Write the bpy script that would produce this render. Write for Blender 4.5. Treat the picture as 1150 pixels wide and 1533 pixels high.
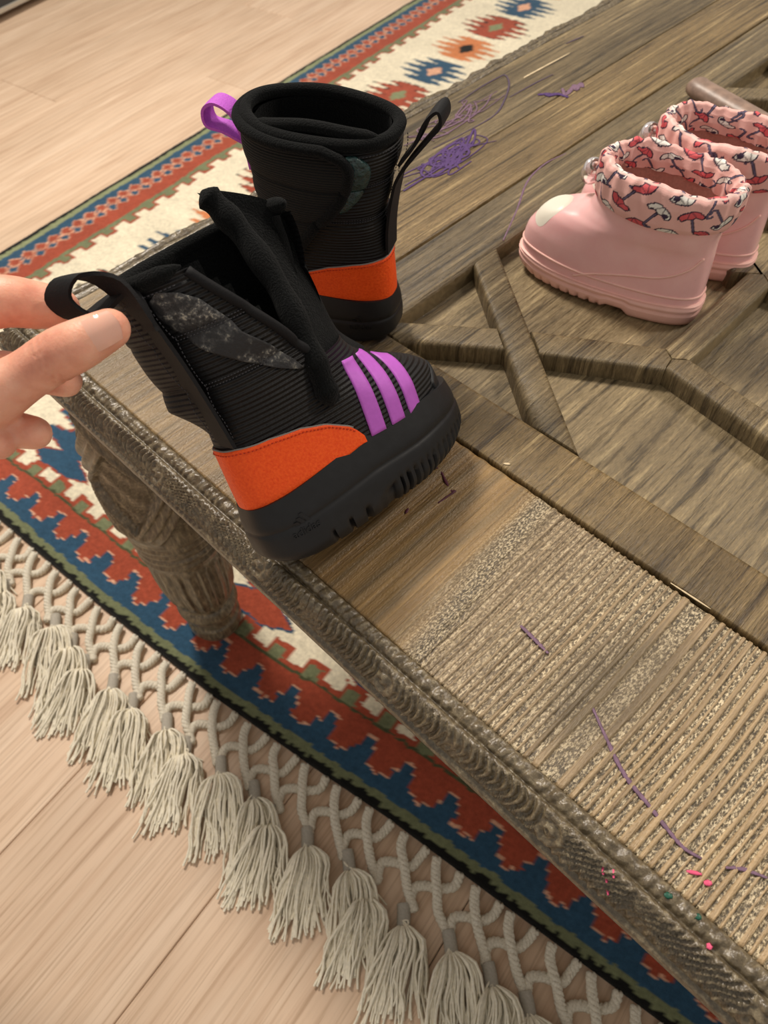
import bpy, math, random
import numpy as np
from mathutils import Vector, Matrix

for o in list(bpy.data.objects):
    bpy.data.objects.remove(o)
scene = bpy.context.scene
COL = scene.collection
random.seed(7)
PI = math.pi


def lin(r, g, b):
    f = lambda c: (c / 255 / 12.92) if c / 255 <= 0.04045 else ((c / 255 + 0.055) / 1.055) ** 2.4
    return (f(r), f(g), f(b), 1.0)


# ------------------------------------------------------------------ camera
TZ = 0.45                                   # table top height
cam_d = bpy.data.cameras.new('camera')
cam = bpy.data.objects.new('camera', cam_d)
COL.objects.link(cam)
right = Vector((0.71238468, 0.70111986, -0.03064334))
up = Vector((-0.55338042, 0.58805318, 0.58988436))
back = Vector((0.43159956, -0.40326716, 0.80690608))
mw = Matrix((right, up, back)).transposed().to_4x4()
mw.translation = Vector((0.5415, -0.0993, TZ + 0.37))
cam.matrix_world = mw
cam_d.sensor_fit = 'VERTICAL'
cam_d.sensor_height = 24.0
cam_d.lens = 1136.0 / 1533.0 * 24.0
cam_d.clip_start = 0.01
cam_d.dof.use_dof = True
cam_d.dof.focus_distance = 0.42
cam_d.dof.aperture_fstop = 9.0
scene.camera = cam

# ------------------------------------------------------------------ light
world = bpy.data.worlds.new('room_light')
scene.world = world
world.use_nodes = True
bg = world.node_tree.nodes['Background']
bg.inputs[0].default_value = (1.0, 0.93, 0.84, 1)
bg.inputs[1].default_value = 0.46


def area(name, loc, target, size, power, col):
    d = bpy.data.lights.new(name, 'AREA')
    d.shape = 'DISK'
    d.size = size
    d.energy = power
    d.color = col
    o = bpy.data.objects.new(name, d)
    COL.objects.link(o)
    o.location = loc
    o.rotation_euler = (Vector(target) - Vector(loc)).to_track_quat('-Z', 'Y').to_euler()
    return o


area('ceiling_lamp', (-1.10, 0.50, 2.45), (0.2, 0.3, 0.2), 0.50, 56, (1.0, 0.90, 0.78))
area('ceiling_lamp_far', (1.3, 1.9, 2.45), (0.5, 0.6, 0.2), 0.40, 26, (1.0, 0.88, 0.75))

scene.view_settings.view_transform = 'Standard'
scene.view_settings.look = 'None'
scene.view_settings.exposure = 0.0
scene.view_settings.gamma = 1.0
scene.view_settings.use_curve_mapping = False


# ------------------------------------------------------------------ helpers
def vnoise(x, y, seed=0):
    """smooth value noise, numpy arrays"""
    x = np.asarray(x, float); y = np.asarray(y, float)
    xi = np.floor(x); yi = np.floor(y)
    fx = x - xi; fy = y - yi
    fx = fx * fx * (3 - 2 * fx); fy = fy * fy * (3 - 2 * fy)

    def h(a, b):
        v = np.sin(a * 127.1 + b * 311.7 + seed * 74.7) * 43758.5453
        return v - np.floor(v)
    return (h(xi, yi) * (1 - fx) + h(xi + 1, yi) * fx) * (1 - fy) + (h(xi, yi + 1) * (1 - fx) + h(xi + 1, yi + 1) * fx) * fy


class MB:
    def __init__(s):
        s.v = []; s.f = []; s.uv = []; s.has_uv = False

    def add(s, verts, faces, uvs=None):
        b = len(s.v)
        s.v.extend([tuple(map(float, p)) for p in verts])
        s.f.extend([tuple(b + i for i in f) for f in faces])
        if uvs is not None:
            s.has_uv = True
            s.uv.extend([tuple(map(float, u)) for u in uvs])
        else:
            s.uv.extend([(0.0, 0.0)] * len(verts))
        return s

    def grid(s, P, closed_u=False, closed_v=False, uvs=None, flip=False):
        """P[i][j] grid of points -> quads"""
        P = np.asarray(P, float)
        nu, nv = P.shape[:2]
        faces = []
        for i in range(nu if closed_u else nu - 1):
            for j in range(nv if closed_v else nv - 1):
                a = i * nv + j; b = ((i + 1) % nu) * nv + j
                c = ((i + 1) % nu) * nv + (j + 1) % nv; d = i * nv + (j + 1) % nv
                faces.append((a, d, c, b) if flip else (a, b, c, d))
        u = None if uvs is None else np.asarray(uvs, float).reshape(-1, 2)
        return s.add(P.reshape(-1, 3), faces, u)

    def tube(s, path, r, n=8, caps=True, closed=False, flat=1.0):
        path = [Vector(p) for p in path]
        m = len(path)
        rr = r if hasattr(r, '__len__') else [r] * m
        rings = []
        t0 = None; nrm = None
        L = 0; uvs = []
        for i in range(m):
            if closed:
                t = (path[(i + 1) % m] - path[i - 1]).normalized()
            else:
                t = (path[min(i + 1, m - 1)] - path[max(i - 1, 0)]).normalized()
            if nrm is None:
                a = Vector((0, 0, 1)) if abs(t.z) < 0.9 else Vector((1, 0, 0))
                nrm = t.cross(a).normalized()
            else:
                nrm = (nrm - t * nrm.dot(t)).normalized()
            bn = t.cross(nrm)
            if i: L += (path[i] - path[i - 1]).length
            rings.append([path[i] + nrm * (math.cos(2 * PI * k / n) * rr[i]) + bn * (math.sin(2 * PI * k / n) * rr[i] * flat) for k in range(n)])
            uvs.append([(k / n, L) for k in range(n)])
        s.grid(rings, closed_u=closed, closed_v=True, uvs=uvs)
        if caps and not closed:
            b = len(s.v) - m * n
            s.f.append(tuple(b + k for k in range(n)))
            s.f.append(tuple(b + (m - 1) * n + k for k in reversed(range(n))))
        return s

    def box(s, x0, x1, y0, y1, z0, z1, bev=0.0):
        if bev <= 0:
            v = [(x0, y0, z0), (x1, y0, z0), (x1, y1, z0), (x0, y1, z0), (x0, y0, z1), (x1, y0, z1), (x1, y1, z1), (x0, y1, z1)]
            return s.add(v, [(3, 2, 1, 0), (4, 5, 6, 7), (0, 1, 5, 4), (1, 2, 6, 5), (2, 3, 7, 6), (3, 0, 4, 7)])
        b = bev
        v = [(x0, y0, z0), (x1, y0, z0), (x1, y1, z0), (x0, y1, z0),
             (x0, y0, z1 - b), (x1, y0, z1 - b), (x1, y1, z1 - b), (x0, y1, z1 - b),
             (x0 + b, y0 + b, z1), (x1 - b, y0 + b, z1), (x1 - b, y1 - b, z1), (x0 + b, y1 - b, z1)]
        f = [(3, 2, 1, 0), (8, 9, 10, 11)]
        for k in range(4):
            k2 = (k + 1) % 4
            f += [(k, k2, 4 + k2, 4 + k), (4 + k, 4 + k2, 8 + k2, 8 + k)]
        return s.add(v, f)

    def mesh(s, name, mat=None, smooth=True, colors=None):
        me = bpy.data.meshes.new(name)
        me.from_pydata(s.v, [], s.f)
        if s.has_uv:
            lay = me.uv_layers.new(name='UVMap')
            li = np.empty(len(me.loops), dtype=np.int32)
            me.loops.foreach_get('vertex_index', li)
            lay.data.foreach_set('uv', np.asarray(s.uv, dtype=np.float32)[li].ravel())
        if colors is not None:
            at = me.color_attributes.new('Col', 'FLOAT_COLOR', 'POINT')
            at.data.foreach_set('color', np.asarray(colors, dtype=np.float32).ravel())
        if smooth:
            me.polygons.foreach_set('use_smooth', [True] * len(me.polygons))
        if mat: me.materials.append(mat)
        me.update()
        return me

    def build(s, name, mat, parent=None, smooth=True, colors=None):
        return link(name, s.mesh(name, mat, smooth, colors), parent)


def link(name, me, parent=None, loc=(0, 0, 0), rot=None):
    o = bpy.data.objects.new(name, me)
    COL.objects.link(o)
    o.parent = parent
    o.location = loc
    if rot is not None: o.rotation_euler = rot
    return o


def tag(o, label=None, cat=None, group=None, kind=None):
    if label: o['label'] = label
    if cat: o['category'] = cat
    if group: o['group'] = group
    if kind: o['kind'] = kind
    return o


def empty(name, loc=(0, 0, 0), rot=(0, 0, 0)):
    o = bpy.data.objects.new(name, None)
    COL.objects.link(o)
    o.empty_display_size = 0.02
    o.location = loc; o.rotation_euler = rot
    return o


def sharpen(o, ang=40):
    o.data.set_sharp_from_angle(angle=math.radians(ang))
    return o


def curve1(keys):
    """monotone-ish cubic through (t, v...) keys -> function of array"""
    K = np.asarray(keys, float)
    t = K[:, 0]

    def f(q, col=1):
        q = np.clip(np.asarray(q, float), t[0], t[-1])
        v = K[:, col]
        i = np.clip(np.searchsorted(t, q, side='right') - 1, 0, len(t) - 2)
        h = t[1:] - t[:-1]; d = (v[1:] - v[:-1]) / h
        m = np.zeros_like(v)
        m[0] = d[0]; m[-1] = d[-1]
        for k in range(1, len(v) - 1):
            m[k] = 0 if d[k - 1] * d[k] <= 0 else 2 * d[k - 1] * d[k] / (d[k - 1] + d[k])
        x = (q - t[i]) / h[i]
        return ((2 * x**3 - 3 * x**2 + 1) * v[i] + (x**3 - 2 * x**2 + x) * h[i] * m[i] + (-2 * x**3 + 3 * x**2) * v[i + 1] + (x**3 - x**2) * h[i] * m[i + 1])
    return f


def spline(pts, n):
    """Catmull-Rom through points (any dimension)"""
    P = np.asarray(pts, float)
    P = np.vstack([2 * P[0] - P[1], P, 2 * P[-1] - P[-2]])
    out = []
    m = len(P) - 3
    for q in np.linspace(0, m, n):
        i = min(int(q), m - 1); x = q - i
        a, b, c, d = P[i], P[i + 1], P[i + 2], P[i + 3]
        out.append(0.5 * (2 * b + (c - a) * x + (2 * a - 5 * b + 4 * c - d) * x * x + (3 * b - a - 3 * c + d) * x**3))
    return np.array(out)


# ------------------------------------------------------------------ materials
class NT:
    def __init__(s, name):
        s.m = bpy.data.materials.new(name); s.m.use_nodes = True
        s.t = s.m.node_tree; s.b = s.t.nodes['Principled BSDF']

    def n(s, typ, **kw):
        nd = s.t.nodes.new(typ)
        for k, v in kw.items():
            if k.startswith('i_'):
                key = k[2:]
                nd.inputs[int(key) if key.isdigit() else key.replace('_', ' ')].default_value = v
            else:
                setattr(nd, k, v)
        return nd

    def l(s, a, b):
        s.t.links.new(a, b)

    def coords(s, kind='Object', scale=(1, 1, 1), rnd=False, rot=(0, 0, 0)):
        tc = s.n('ShaderNodeTexCoord'); mp = s.n('ShaderNodeMapping')
        mp.inputs['Scale'].default_value = scale
        mp.inputs['Rotation'].default_value = rot
        src = tc.outputs[kind]
        if rnd:
            oi = s.n('ShaderNodeObjectInfo'); ad = s.n('ShaderNodeVectorMath', operation='ADD')
            mu = s.n('ShaderNodeVectorMath', operation='SCALE')
            cb = s.n('ShaderNodeCombineXYZ'); 
            for k in range(3): s.l(oi.outputs['Random'], cb.inputs[k])
            s.l(cb.outputs[0], mu.inputs[0]); mu.inputs['Scale'].default_value = 17.3
            s.l(src, ad.inputs[0]); s.l(mu.outputs[0], ad.inputs[1]); src = ad.outputs[0]
        s.l(src, mp.inputs[0])
        return mp.outputs[0]

    def noise(s, vec, scale=5, detail=4, rough=0.55, dist=0.0):
        nd = s.n('ShaderNodeTexNoise')
        nd.inputs['Scale'].default_value = scale; nd.inputs['Detail'].default_value = detail
        nd.inputs['Roughness'].default_value = rough; nd.inputs['Distortion'].default_value = dist
        s.l(vec, nd.inputs['Vector'])
        return nd.outputs['Fac']

    def ramp(s, fac, stops):
        r = s.n('ShaderNodeValToRGB')
        e = r.color_ramp.elements
        while len(e) < len(stops): e.new(0.5)
        for k, (p, c) in enumerate(stops):
            e[k].position = p; e[k].color = c
        s.l(fac, r.inputs[0])
        return r.outputs[0]

    def mix(s, fac, a, b, blend='MIX'):
        m = s.n('ShaderNodeMix', data_type='RGBA', blend_type=blend)
        for sock, v in ((m.inputs[0], fac), (m.inputs[6], a), (m.inputs[7], b)):
            if hasattr(v, 'links'): s.l(v, sock)
            else: sock.default_value = v
        return m.outputs[2]

    def bump(s, h, dist=0.001, strength=1.0, prev=None):
        b = s.n('ShaderNodeBump')
        b.inputs['Distance'].default_value = dist; b.inputs['Strength'].default_value = strength
        s.l(h, b.inputs['Height'])
        if prev is not None: s.l(prev, b.inputs['Normal'])
        return b.outputs[0]

    def out(s, color=None, rough=None, normal=None, **kw):
        for k, v in (('Base Color', color), ('Roughness', rough), ('Normal', normal)):
            if v is None: continue
            if hasattr(v, 'links'): s.l(v, s.b.inputs[k])
            else: s.b.inputs[k].default_value = v
        for k, v in kw.items():
            s.b.inputs[k.replace('_', ' ')].default_value = v
        return s.m


def simple(name, col, rough=0.6, nscale=None, namp=0.25, bdist=0.0004, **kw):
    t = NT(name)
    if nscale:
        f = t.noise(t.coords(), nscale, 4)
        c = t.ramp(f, [(0.25, tuple(x * (1 - namp) for x in col[:3]) + (1,)), (0.75, tuple(min(1, x * (1 + namp)) for x in col[:3]) + (1,))])
        return t.out(c, rough, t.bump(f, bdist), **kw)
    return t.out(col, rough, **kw)


def wood_table(name, dark, mid, light, rough=0.40, gs=(210, 6, 14), bd=0.0020):
    t = NT(name)
    f1 = t.noise(t.coords(scale=gs, rnd=True), 1.0, 5, 0.62, 0.12)
    f3 = t.noise(t.coords(scale=(gs[0] * 2.6, gs[1] * 1.1, gs[2]), rnd=True), 1.0, 5, 0.7, 0.05)
    f2 = t.noise(t.coords(scale=(900, 220, 200), rnd=True), 1.0, 2, 0.6)
    big = t.noise(t.coords(scale=(12, 3.0, 5), rnd=True), 1.0, 3, 0.55)
    base = t.ramp(f1, [(0.34, dark), (0.45, mid), (0.55, mid), (0.66, light)])
    c = t.mix(1.0, base, t.ramp(big, [(0.38, (0.70, 0.67, 0.62, 1)), (0.62, (1.14, 1.10, 1.02, 1))]), 'MULTIPLY')
    c = t.mix(0.9, c, t.ramp(f3, [(0.39, (0.46, 0.43, 0.38, 1)), (0.47, (0.98, 0.97, 0.95, 1)), (0.56, (1.0, 1.0, 1.0, 1)), (0.66, (1.35, 1.32, 1.26, 1))]), 'MULTIPLY')
    c = t.mix(0.7, c, t.ramp(f2, [(0.36, (0.74, 0.72, 0.68, 1)), (0.62, (1.15, 1.13, 1.1, 1))]), 'MULTIPLY')
    n = t.bump(f1, bd)
    n = t.bump(f3, bd * 0.9, 1.0, n)
    n = t.bump(f2, bd * 0.3, 1.0, n)
    rr = t.ramp(f2, [(0.3, (rough - .08,) * 3 + (1,)), (0.7, (rough + .16,) * 3 + (1,))])
    return t.out(c, rr, n, Specular_IOR_Level=0.55)


M = {}
M['table'] = wood_table('weathered_wood', lin(74, 64, 48), lin(122, 109, 84), lin(166, 151, 120))
M['table_warm'] = wood_table('weathered_wood_warm', lin(78, 64, 44), lin(130, 112, 80), lin(176, 156, 118))
M['table_dark'] = wood_table('weathered_wood_recess', lin(86, 76, 58), lin(128, 115, 90), lin(158, 144, 114), rough=0.46, gs=(180, 16, 14), bd=0.0007)
t = NT('carved_wood')
f = t.noise(t.coords(), 330, 4, .65)
v_ = t.n('ShaderNodeTexVoronoi'); v_.inputs['Scale'].default_value = 420; t.l(t.coords(scale=(1, .6, .6)), v_.inputs['Vector'])
c = t.ramp(f, [(.30, lin(74, 64, 48)), (.52, lin(104, 92, 71)), (.74, lin(150, 137, 110))])
n = t.bump(f, .0006); n = t.bump(v_.outputs['Distance'], .0004, .8, n)
M['table_carved'] = t.out(c, .28, n, Specular_IOR_Level=.7)
t = NT('leg_wood')
f = t.noise(t.coords(scale=(1, 1, .25)), 300, 4, .6)
c = t.ramp(f, [(.32, lin(74, 64, 49)), (.55, lin(116, 103, 81)), (.72, lin(156, 141, 113))])
M['leg'] = t.out(c, .30, t.bump(f, .0006), Specular_IOR_Level=.6)
# ================================================================== FLOOR
TH = math.radians(8.3)
t = NT('light_oak_laminate')
f1 = t.noise(t.coords(scale=(26, 2.0, 10), rnd=True), 1.0, 5, 0.55, 1.6)
f2 = t.noise(t.coords(scale=(420, 7, 60), rnd=True), 1.0, 4, 0.65)
f3 = t.noise(t.coords(scale=(7, 1.3, 3), rnd=True), 1.0, 3, 0.5, 1.4)
wv_ = t.n('ShaderNodeTexWave', wave_type='RINGS', rings_direction='Z'); t.l(t.coords(scale=(7, .55, 1), rnd=True), wv_.inputs['Vector'])
wv_.inputs['Scale'].default_value = 3.0; wv_.inputs['Distortion'].default_value = 5.0; wv_.inputs['Detail'].default_value = 3.0; wv_.inputs['Detail Scale'].default_value = 1.2
c = t.ramp(f1, [(0.28, lin(202, 172, 146)), (0.45, lin(216, 189, 163)), (0.7, lin(226, 202, 178))])
c = t.mix(0.7, c, t.ramp(f3, [(0.35, (0.88, 0.85, 0.82, 1)), (0.6, (1.05, 1.04, 1.03, 1))]), 'MULTIPLY')
c = t.mix(0.55, c, t.ramp(wv_.outputs['Fac'], [(0.0, (0.80, 0.75, 0.70, 1)), (0.16, (1.0, 1.0, 1.0, 1)), (1.0, (1.02, 1.02, 1.02, 1))]), 'MULTIPLY')
c = t.mix(0.8, c, t.ramp(f2, [(0.38, (0.80, 0.76, 0.72, 1)), (0.46, (1.0, 1.0, 1.0, 1)), (0.66, (1.05, 1.05, 1.05, 1))]), 'MULTIPLY')
M['floor'] = t.out(c, 0.42, t.bump(f2, 0.0003), Specular_IOR_Level=0.4)
M['subfloor'] = simple('subfloor', lin(60, 48, 38), 0.8)

mb = MB(); mb.box(-3.4, 2.4, -2.0, 4.4, -0.03, -0.009)
floor = mb.build('floor', M['subfloor'], None, smooth=False)
floor.rotation_euler = (0, 0, TH)
tag(floor, 'pale oak laminate floor under the rug and table', None, None, 'structure')
PW, PL = 0.205, 1.25
pm = MB(); pm.box(-PW / 2 + 0.0004, PW / 2 - 0.0004, -PL / 2 + 0.0004, PL / 2 - 0.0004, -0.009, 0.0, 0.0010)
plank_me = pm.mesh('plank', M['floor'], smooth=False)
for k in range(-16, 11):
    xc = 0.0805 + PW * (k + 0.5)
    ph = 1.074 if k == -5 else (0.37 * k * 1.7 + 0.2) % PL
    y = ph - PL * 4
    while y < 4.2:
        if y + PL > -1.9:
            link('plank', plank_me, floor, (xc, y + PL / 2, 0))
        y += PL

# ================================================================== RUG
RT = 0.010


def rug_edge(x):
    return np.interp(x, [-1, -.27, -.05, .14, .28, .38, .7, 1.2], [-.017, -.017, -.028, -.031, -.027, -.022, -.020, -.02])


X0, X1, Y1 = -0.765, 1.02, 2.45
xs = np.concatenate([np.arange(X0, -0.62, 0.0022), np.arange(-0.62, X1 + 0.001, 0.0042)])
yr = np.concatenate([np.arange(0, 0.135, 0.0019), np.arange(0.135, Y1, 0.0045)])
GX, GD = np.meshgrid(xs, yr, indexing='ij')
GY = GD + rug_edge(GX) * np.clip(1 - GD / 0.5, 0, 1) + (-0.022) * np.clip(GD / 0.5, 0, 1)
# wobbling knot borders
wx = GX + 0.0035 * (vnoise(GX * 140, GD * 140, 1) - .5) + 0.006 * (vnoise(GX * 14, GD * 14, 3) - .5)
wd = GD + 0.0035 * (vnoise(GX * 140, GD * 140, 2) - .5) + 0.004 * (vnoise(GX * 12, GD * 12, 4) - .5)
BLK, GRN, BLU, RED, CRM, ORG, DGR, PNK = [np.array(lin(*c)[:3]) for c in
    [(20, 20, 18), (118, 124, 92), (48, 82, 108), (164, 76, 54), (234, 224, 198), (206, 128, 80), (78, 82, 56), (222, 170, 140)]]
CO = np.empty(GX.shape + (3,)); CO[:] = CRM
dn = wd * 1000; dl = (wx - X0) * 1000


def put(mask, col):
    CO[mask] = col


# stars in the field
def star(cx, cy, a, b, col, outl, inner):
    dx = (wx - cx) / a; dy = (wd - 0.022 - cy) / b
    m = (np.abs(dx) < 1.3) & (np.abs(dy) < 1.3)
    q = dy * 2.5
    bnd_ = np.round(q); fr = np.abs(q - bnd_) * 2
    Lb = np.interp(np.abs(bnd_), [0, 1, 2, 3], [1.0, .92, .62, 0])
    lim = Lb * (0.30 + 0.72 * (1 - fr))
    put(m & (np.abs(dx) < lim + .07) & (np.abs(dy) < .98), outl)
    put(m & (np.abs(dx) < lim) & (np.abs(dy) < .95), col)
    put(m & (np.abs(dx) < .22 - .45 * np.abs(dy)), inner)


cyc = [(BLU, CRM * .9, PNK), (ORG, CRM * .8, BLK), (RED, BLK * 2, GRN * 1.3)]
for k in range(-9, 7):
    c3 = cyc[k % 3]
    star(-0.495, 1.36 + 0.137 * k, 0.086, 0.060, *c3)
for k in range(0, 8):
    c3 = [(BLU, RED, PNK), (RED, BLU, GRN), (ORG, BLK * 2, BLK)][(k * 2) % 3]
    star(-0.272 + 0.19 * k, 0.160, 0.088, 0.088, *c3)
for j in range(0, 6):
    for k in range(1, 15):
        star(-0.22 + 0.22 * j, 0.30 + 0.15 * k, 0.08, 0.07, *cyc[(k + j) % 3])

# near border
near = (dn < dl) & (dn < 96)
xm = (wx * 1000)
p52 = ((xm - 112 + 26) % 52.3) - 26           # 0 at blue notch
ap = np.abs(p52)
bnd = np.where(ap < 6.8, 59, np.where(ap < 12.5, 45, 33))
bnd = np.where((p52 > 6.8) & (p52 < 10), 51, bnd)
bnd = np.where(ap > 23, 29, bnd)
border_z = near & (dn > 13) & (dn < 73)
put(border_z, BLU)
put(border_z & (dn > bnd - 2.2), PNK)
put(border_z & (dn > bnd), RED)
put(near & (dn >= 72) & (dn < 80), RED)
q51 = np.abs(((xm - 118 + 25.7) % 51.4) - 25.7)
put(near & (dn >= 72) & (dn < 96) & (q51 < 14.5), RED)
put(near & (dn >= 74) & (dn < 90) & (q51 < 8.8), GRN)
put(near & (dn >= 70.5) & (dn < 74), DGR)
jag = 4.5 * (vnoise(GX * 420, GD * 20, 9) - .5)
put(near & (dn < 16 + jag * .5), GRN)
put(near & (dn < 7.5 + jag * 1.5), BLK)
# left border
lf = (dl <= dn) & (dl < 132)
ym = wd * 1000
put(lf & (dl < 106), RED)
put(lf & (dl < 53), BLU)
p29 = np.abs(((ym - 375 + 14.5) % 29.0) - 14.5)
put(lf & (p29 + np.abs(dl - 48) < 14.5), PNK)
put(lf & (p29 + np.abs(dl - 48) < 11.5), RED)
p29b = 14.5 - p29
put(lf & (p29b + np.abs(dl - 64) < 12.5), PNK)
put(lf & (p29b + np.abs(dl - 64) < 9.5), BLU)
put(lf & (dl > 102) & (dl < 113), GRN)
q51l = np.abs(((ym - 432 + 25.7) % 51.4) - 25.7)
put(lf & (dl >= 113) & (dl < 133) & (q51l < 14), RED)
put(lf & (dl >= 110) & (dl < 127) & (q51l < 9), GRN)
put(lf & (dl > 112) & (dl < 116) & (q51l >= 9), RED)
put(lf & (dl < 22), GRN * 1.45)
put(lf & (dl < 10), BLK)
# wool variation
CO *= (0.86 + 0.28 * vnoise(GX * 330, GD * 330, 5))[..., None]
CO *= (0.93 + 0.14 * vnoise(GX * 9, GD * 40, 6))[..., None]
ZZ = RT + 0.0007 * (vnoise(GX * 300, GD * 300, 7) - .5) + 0.0012 * (vnoise(GX * 25, GD * 25, 8) - .5)
for arr, sl in ((ZZ, np.s_[0, :]), (ZZ, np.s_[-1, :]), (ZZ, np.s_[:, 0]), (ZZ, np.s_[:, -1])):
    arr[sl] = 0.002
P = np.stack([GX, GY, ZZ], -1)
nx, ny = GX.shape
idx = np.arange(nx * ny).reshape(nx, ny)
F = np.stack([idx[:-1, :-1], idx[1:, :-1], idx[1:, 1:], idx[:-1, 1:]], -1).reshape(-1, 4)
me = bpy.data.meshes.new('pile')
me.vertices.add(nx * ny); me.vertices.foreach_set('co', P.astype(np.float32).ravel())
me.loops.add(F.size); me.loops.foreach_set('vertex_index', F.astype(np.int32).ravel())
me.polygons.add(len(F)); me.polygons.foreach_set('loop_start', np.arange(0, F.size, 4, dtype=np.int32))
me.polygons.foreach_set('use_smooth', np.ones(len(F), dtype=bool))
me.update(calc_edges=True)
ca = me.color_attributes.new('Col', 'FLOAT_COLOR', 'POINT')
ca.data.foreach_set('color', np.concatenate([CO, np.ones(CO.shape[:2] + (1,))], -1).astype(np.float32).ravel())
t = NT('wool_pile')
at = t.n('ShaderNodeAttribute', attribute_name='Col')
f = t.noise(t.coords(), 900, 2)
f2 = t.noise(t.coords(), 260, 3)
c = t.mix(0.6, at.outputs['Color'], t.ramp(f2, [(0.3, (0.72, 0.72, 0.72, 1)), (0.7, (1.15, 1.15, 1.15, 1))]), 'MULTIPLY')
M['rug'] = t.out(c, 0.95, t.bump(f, 0.0012, 0.9), Specular_IOR_Level=0.1, Sheen_Weight=0.15)
me.materials.append(M['rug'])
rug = empty('area_rug', (0, 0, 0), (0, 0, TH))
tag(rug, 'wool rug with blue, red and cream geometric borders and knotted tassel fringe', 'rug')
link('pile', me, rug)

# fringe
t = NT('cotton_cord')
f = t.noise(t.coords(), 700, 3)
c = t.ramp(f, [(0.25, lin(204, 195, 176)), (0.7, lin(240, 234, 218))])
M['cord'] = t.out(c, 0.9, t.bump(f, 0.0006), Specular_IOR_Level=0.15)
M['strand'] = simple('cotton_strand', lin(240, 233, 214), 0.85, 300, 0.14, 0.0002, Specular_IOR_Level=0.2)
M['collar'] = simple('grey_wrapped_thread', lin(176, 170, 158), 0.85, 500, 0.15, 0.0004)


def rope(pts, r=0.0046, n=46, turns=6.5, z_off=0):
    path = spline(pts, n)
    mb = MB()
    T = np.gradient(path, axis=0); T /= np.linalg.norm(T, axis=1)[:, None]
    upv = np.array([0, 0, 1.0])
    S = np.cross(T, upv); S /= np.linalg.norm(S, axis=1)[:, None] + 1e-9
    U = np.cross(S, T)
    q = np.linspace(0, turns * 2 * PI, n)
    for k in range(3):
        a = q + k * 2 * PI / 3
        sub = path + (S * np.cos(a)[:, None] + U * np.sin(a)[:, None]) * r * 0.55
        mb.tube([tuple(p) for p in sub], r * 0.62, 5, caps=True)
    return mb


rng = random.Random(11)
mains, secs = [], []
for vrt in range(4):
    j = lambda a: rng.uniform(-a, a)
    mains.append(rope([(0, 0, .0075), (.006 + j(.002), -.012, .0085), (.017 + j(.003), -.026, .0088), (.029 + j(.003), -.038, .0065), (.043, -.047, .0042), (.047, -.050, .0042)]).mesh('fringe_cord', M['cord']))
    secs.append(rope([(.026, .002, .0065), (.0265 + j(.002), -.010, .0036), (.019 + j(.003), -.021, .0033), (.006 + j(.002), -.026, .0033), (-.003, -.034, .0036), (-.0005, -.044, .0040), (.003, -.049, .0042)], n=40, turns=6).mesh('fringe_cord', M['cord']))
collars, tass = [], []
for vrt in range(7):
    j = lambda a: rng.uniform(-a, a)
    mb = MB()
    pa = spline([(.043, -.046, .0046), (.050, -.053, .0052), (.0565, -.0605, .0052)], 14)
    mb.tube([tuple(p) for p in pa], [.0062 + .0004 * (k % 2) for k in range(14)], 10)
    collars.append(mb.mesh('collar', M['collar']))
    mb = MB()
    skx = .046 + j(.012); sky = -.056 + j(.004)
    for q in range(70):
        fan = rng.uniform(-1, 1)
        hh = rng.random()
        L = rng.uniform(.85, 1.18)
        d0 = Vector((0.72, -0.69, 0)); side = Vector((0.69, 0.72, 0))
        base = Vector((.056, -.060, .0052)) + side * (fan * .0042) + Vector((0, 0, (hh - .4) * .006))
        puff = side * (fan * (.013 + .005 * rng.random()))
        end = Vector((.056 + skx * L, -.060 + sky * L, 0)) + side * (fan * .031 + rng.uniform(-.007, .007))
        zt = .0012 + hh * .0048 + rng.random() * .001
        p1 = base + d0 * .007 + puff * .55 + Vector((0, 0, .004 + .009 * hh))
        p2 = base + d0 * .018 + puff * 1.05 + Vector((0, 0, .002 + .011 * hh))
        mid = base.lerp(end, .58) + puff * .3 + side * rng.uniform(-.005, .005); mid.z = zt + .0045 * hh + .002
        p4 = base.lerp(end, .83) + side * rng.uniform(-.0025, .0025); p4.z = zt + .0012 * hh
        end.z = zt * 0.75 + .0004
        path = spline([base, p1, p2, mid, p4, end], 10)
        mb.tube([tuple(p) for p in path], rng.uniform(.0010, .0014), 4, caps=False)
    for q in range(3):     # stray loose strand
        s0 = Vector((.052, -.058, .010)); e0 = s0 + Vector((rng.uniform(.01, .06), rng.uniform(-.05, .0), -.008))
        m0 = s0.lerp(e0, .4) + Vector((rng.uniform(-.012, .012), rng.uniform(-.012, .012), .006))
        mb.tube([tuple(p) for p in spline([s0, m0, e0], 9)], .0009, 4, caps=False)
    tass.append(mb.mesh('tassel', M['strand']))
for i in range(-12, 22):
    xi = -0.012 + 0.0418 * i + rng.uniform(-.003, .003)
    e = float(rug_edge(xi)) - 0.004
    e2 = float(rug_edge(xi + .026)) - 0.004
    link('fringe_cord', mains[i % 4], rug, (xi, e, 0))
    link('fringe_cord', secs[(i * 3) % 4], rug, (xi, e2, 0))
    ts = link('tassel', tass[(i * 3) % 7], rug, (xi, e, 0), (0, 0, rng.uniform(-.16, .12)))
    cl = link('collar', collars[i % 7], ts)
# ================================================================== TABLE
TW, TL = 1.0, 1.242
TC = Vector((TW / 2, TL / 2, 0))
table = empty('coffee_table', TC)
tag(table, 'low weathered wooden table with carved edge, lattice recesses and turned legs', 'table')


def tpart(mb, name, mat, parent=None, smooth=True, colors=None):
    o = mb.build(name, mat, parent or table, smooth, colors)
    if parent is None: o.location = -TC
    return o


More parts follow.
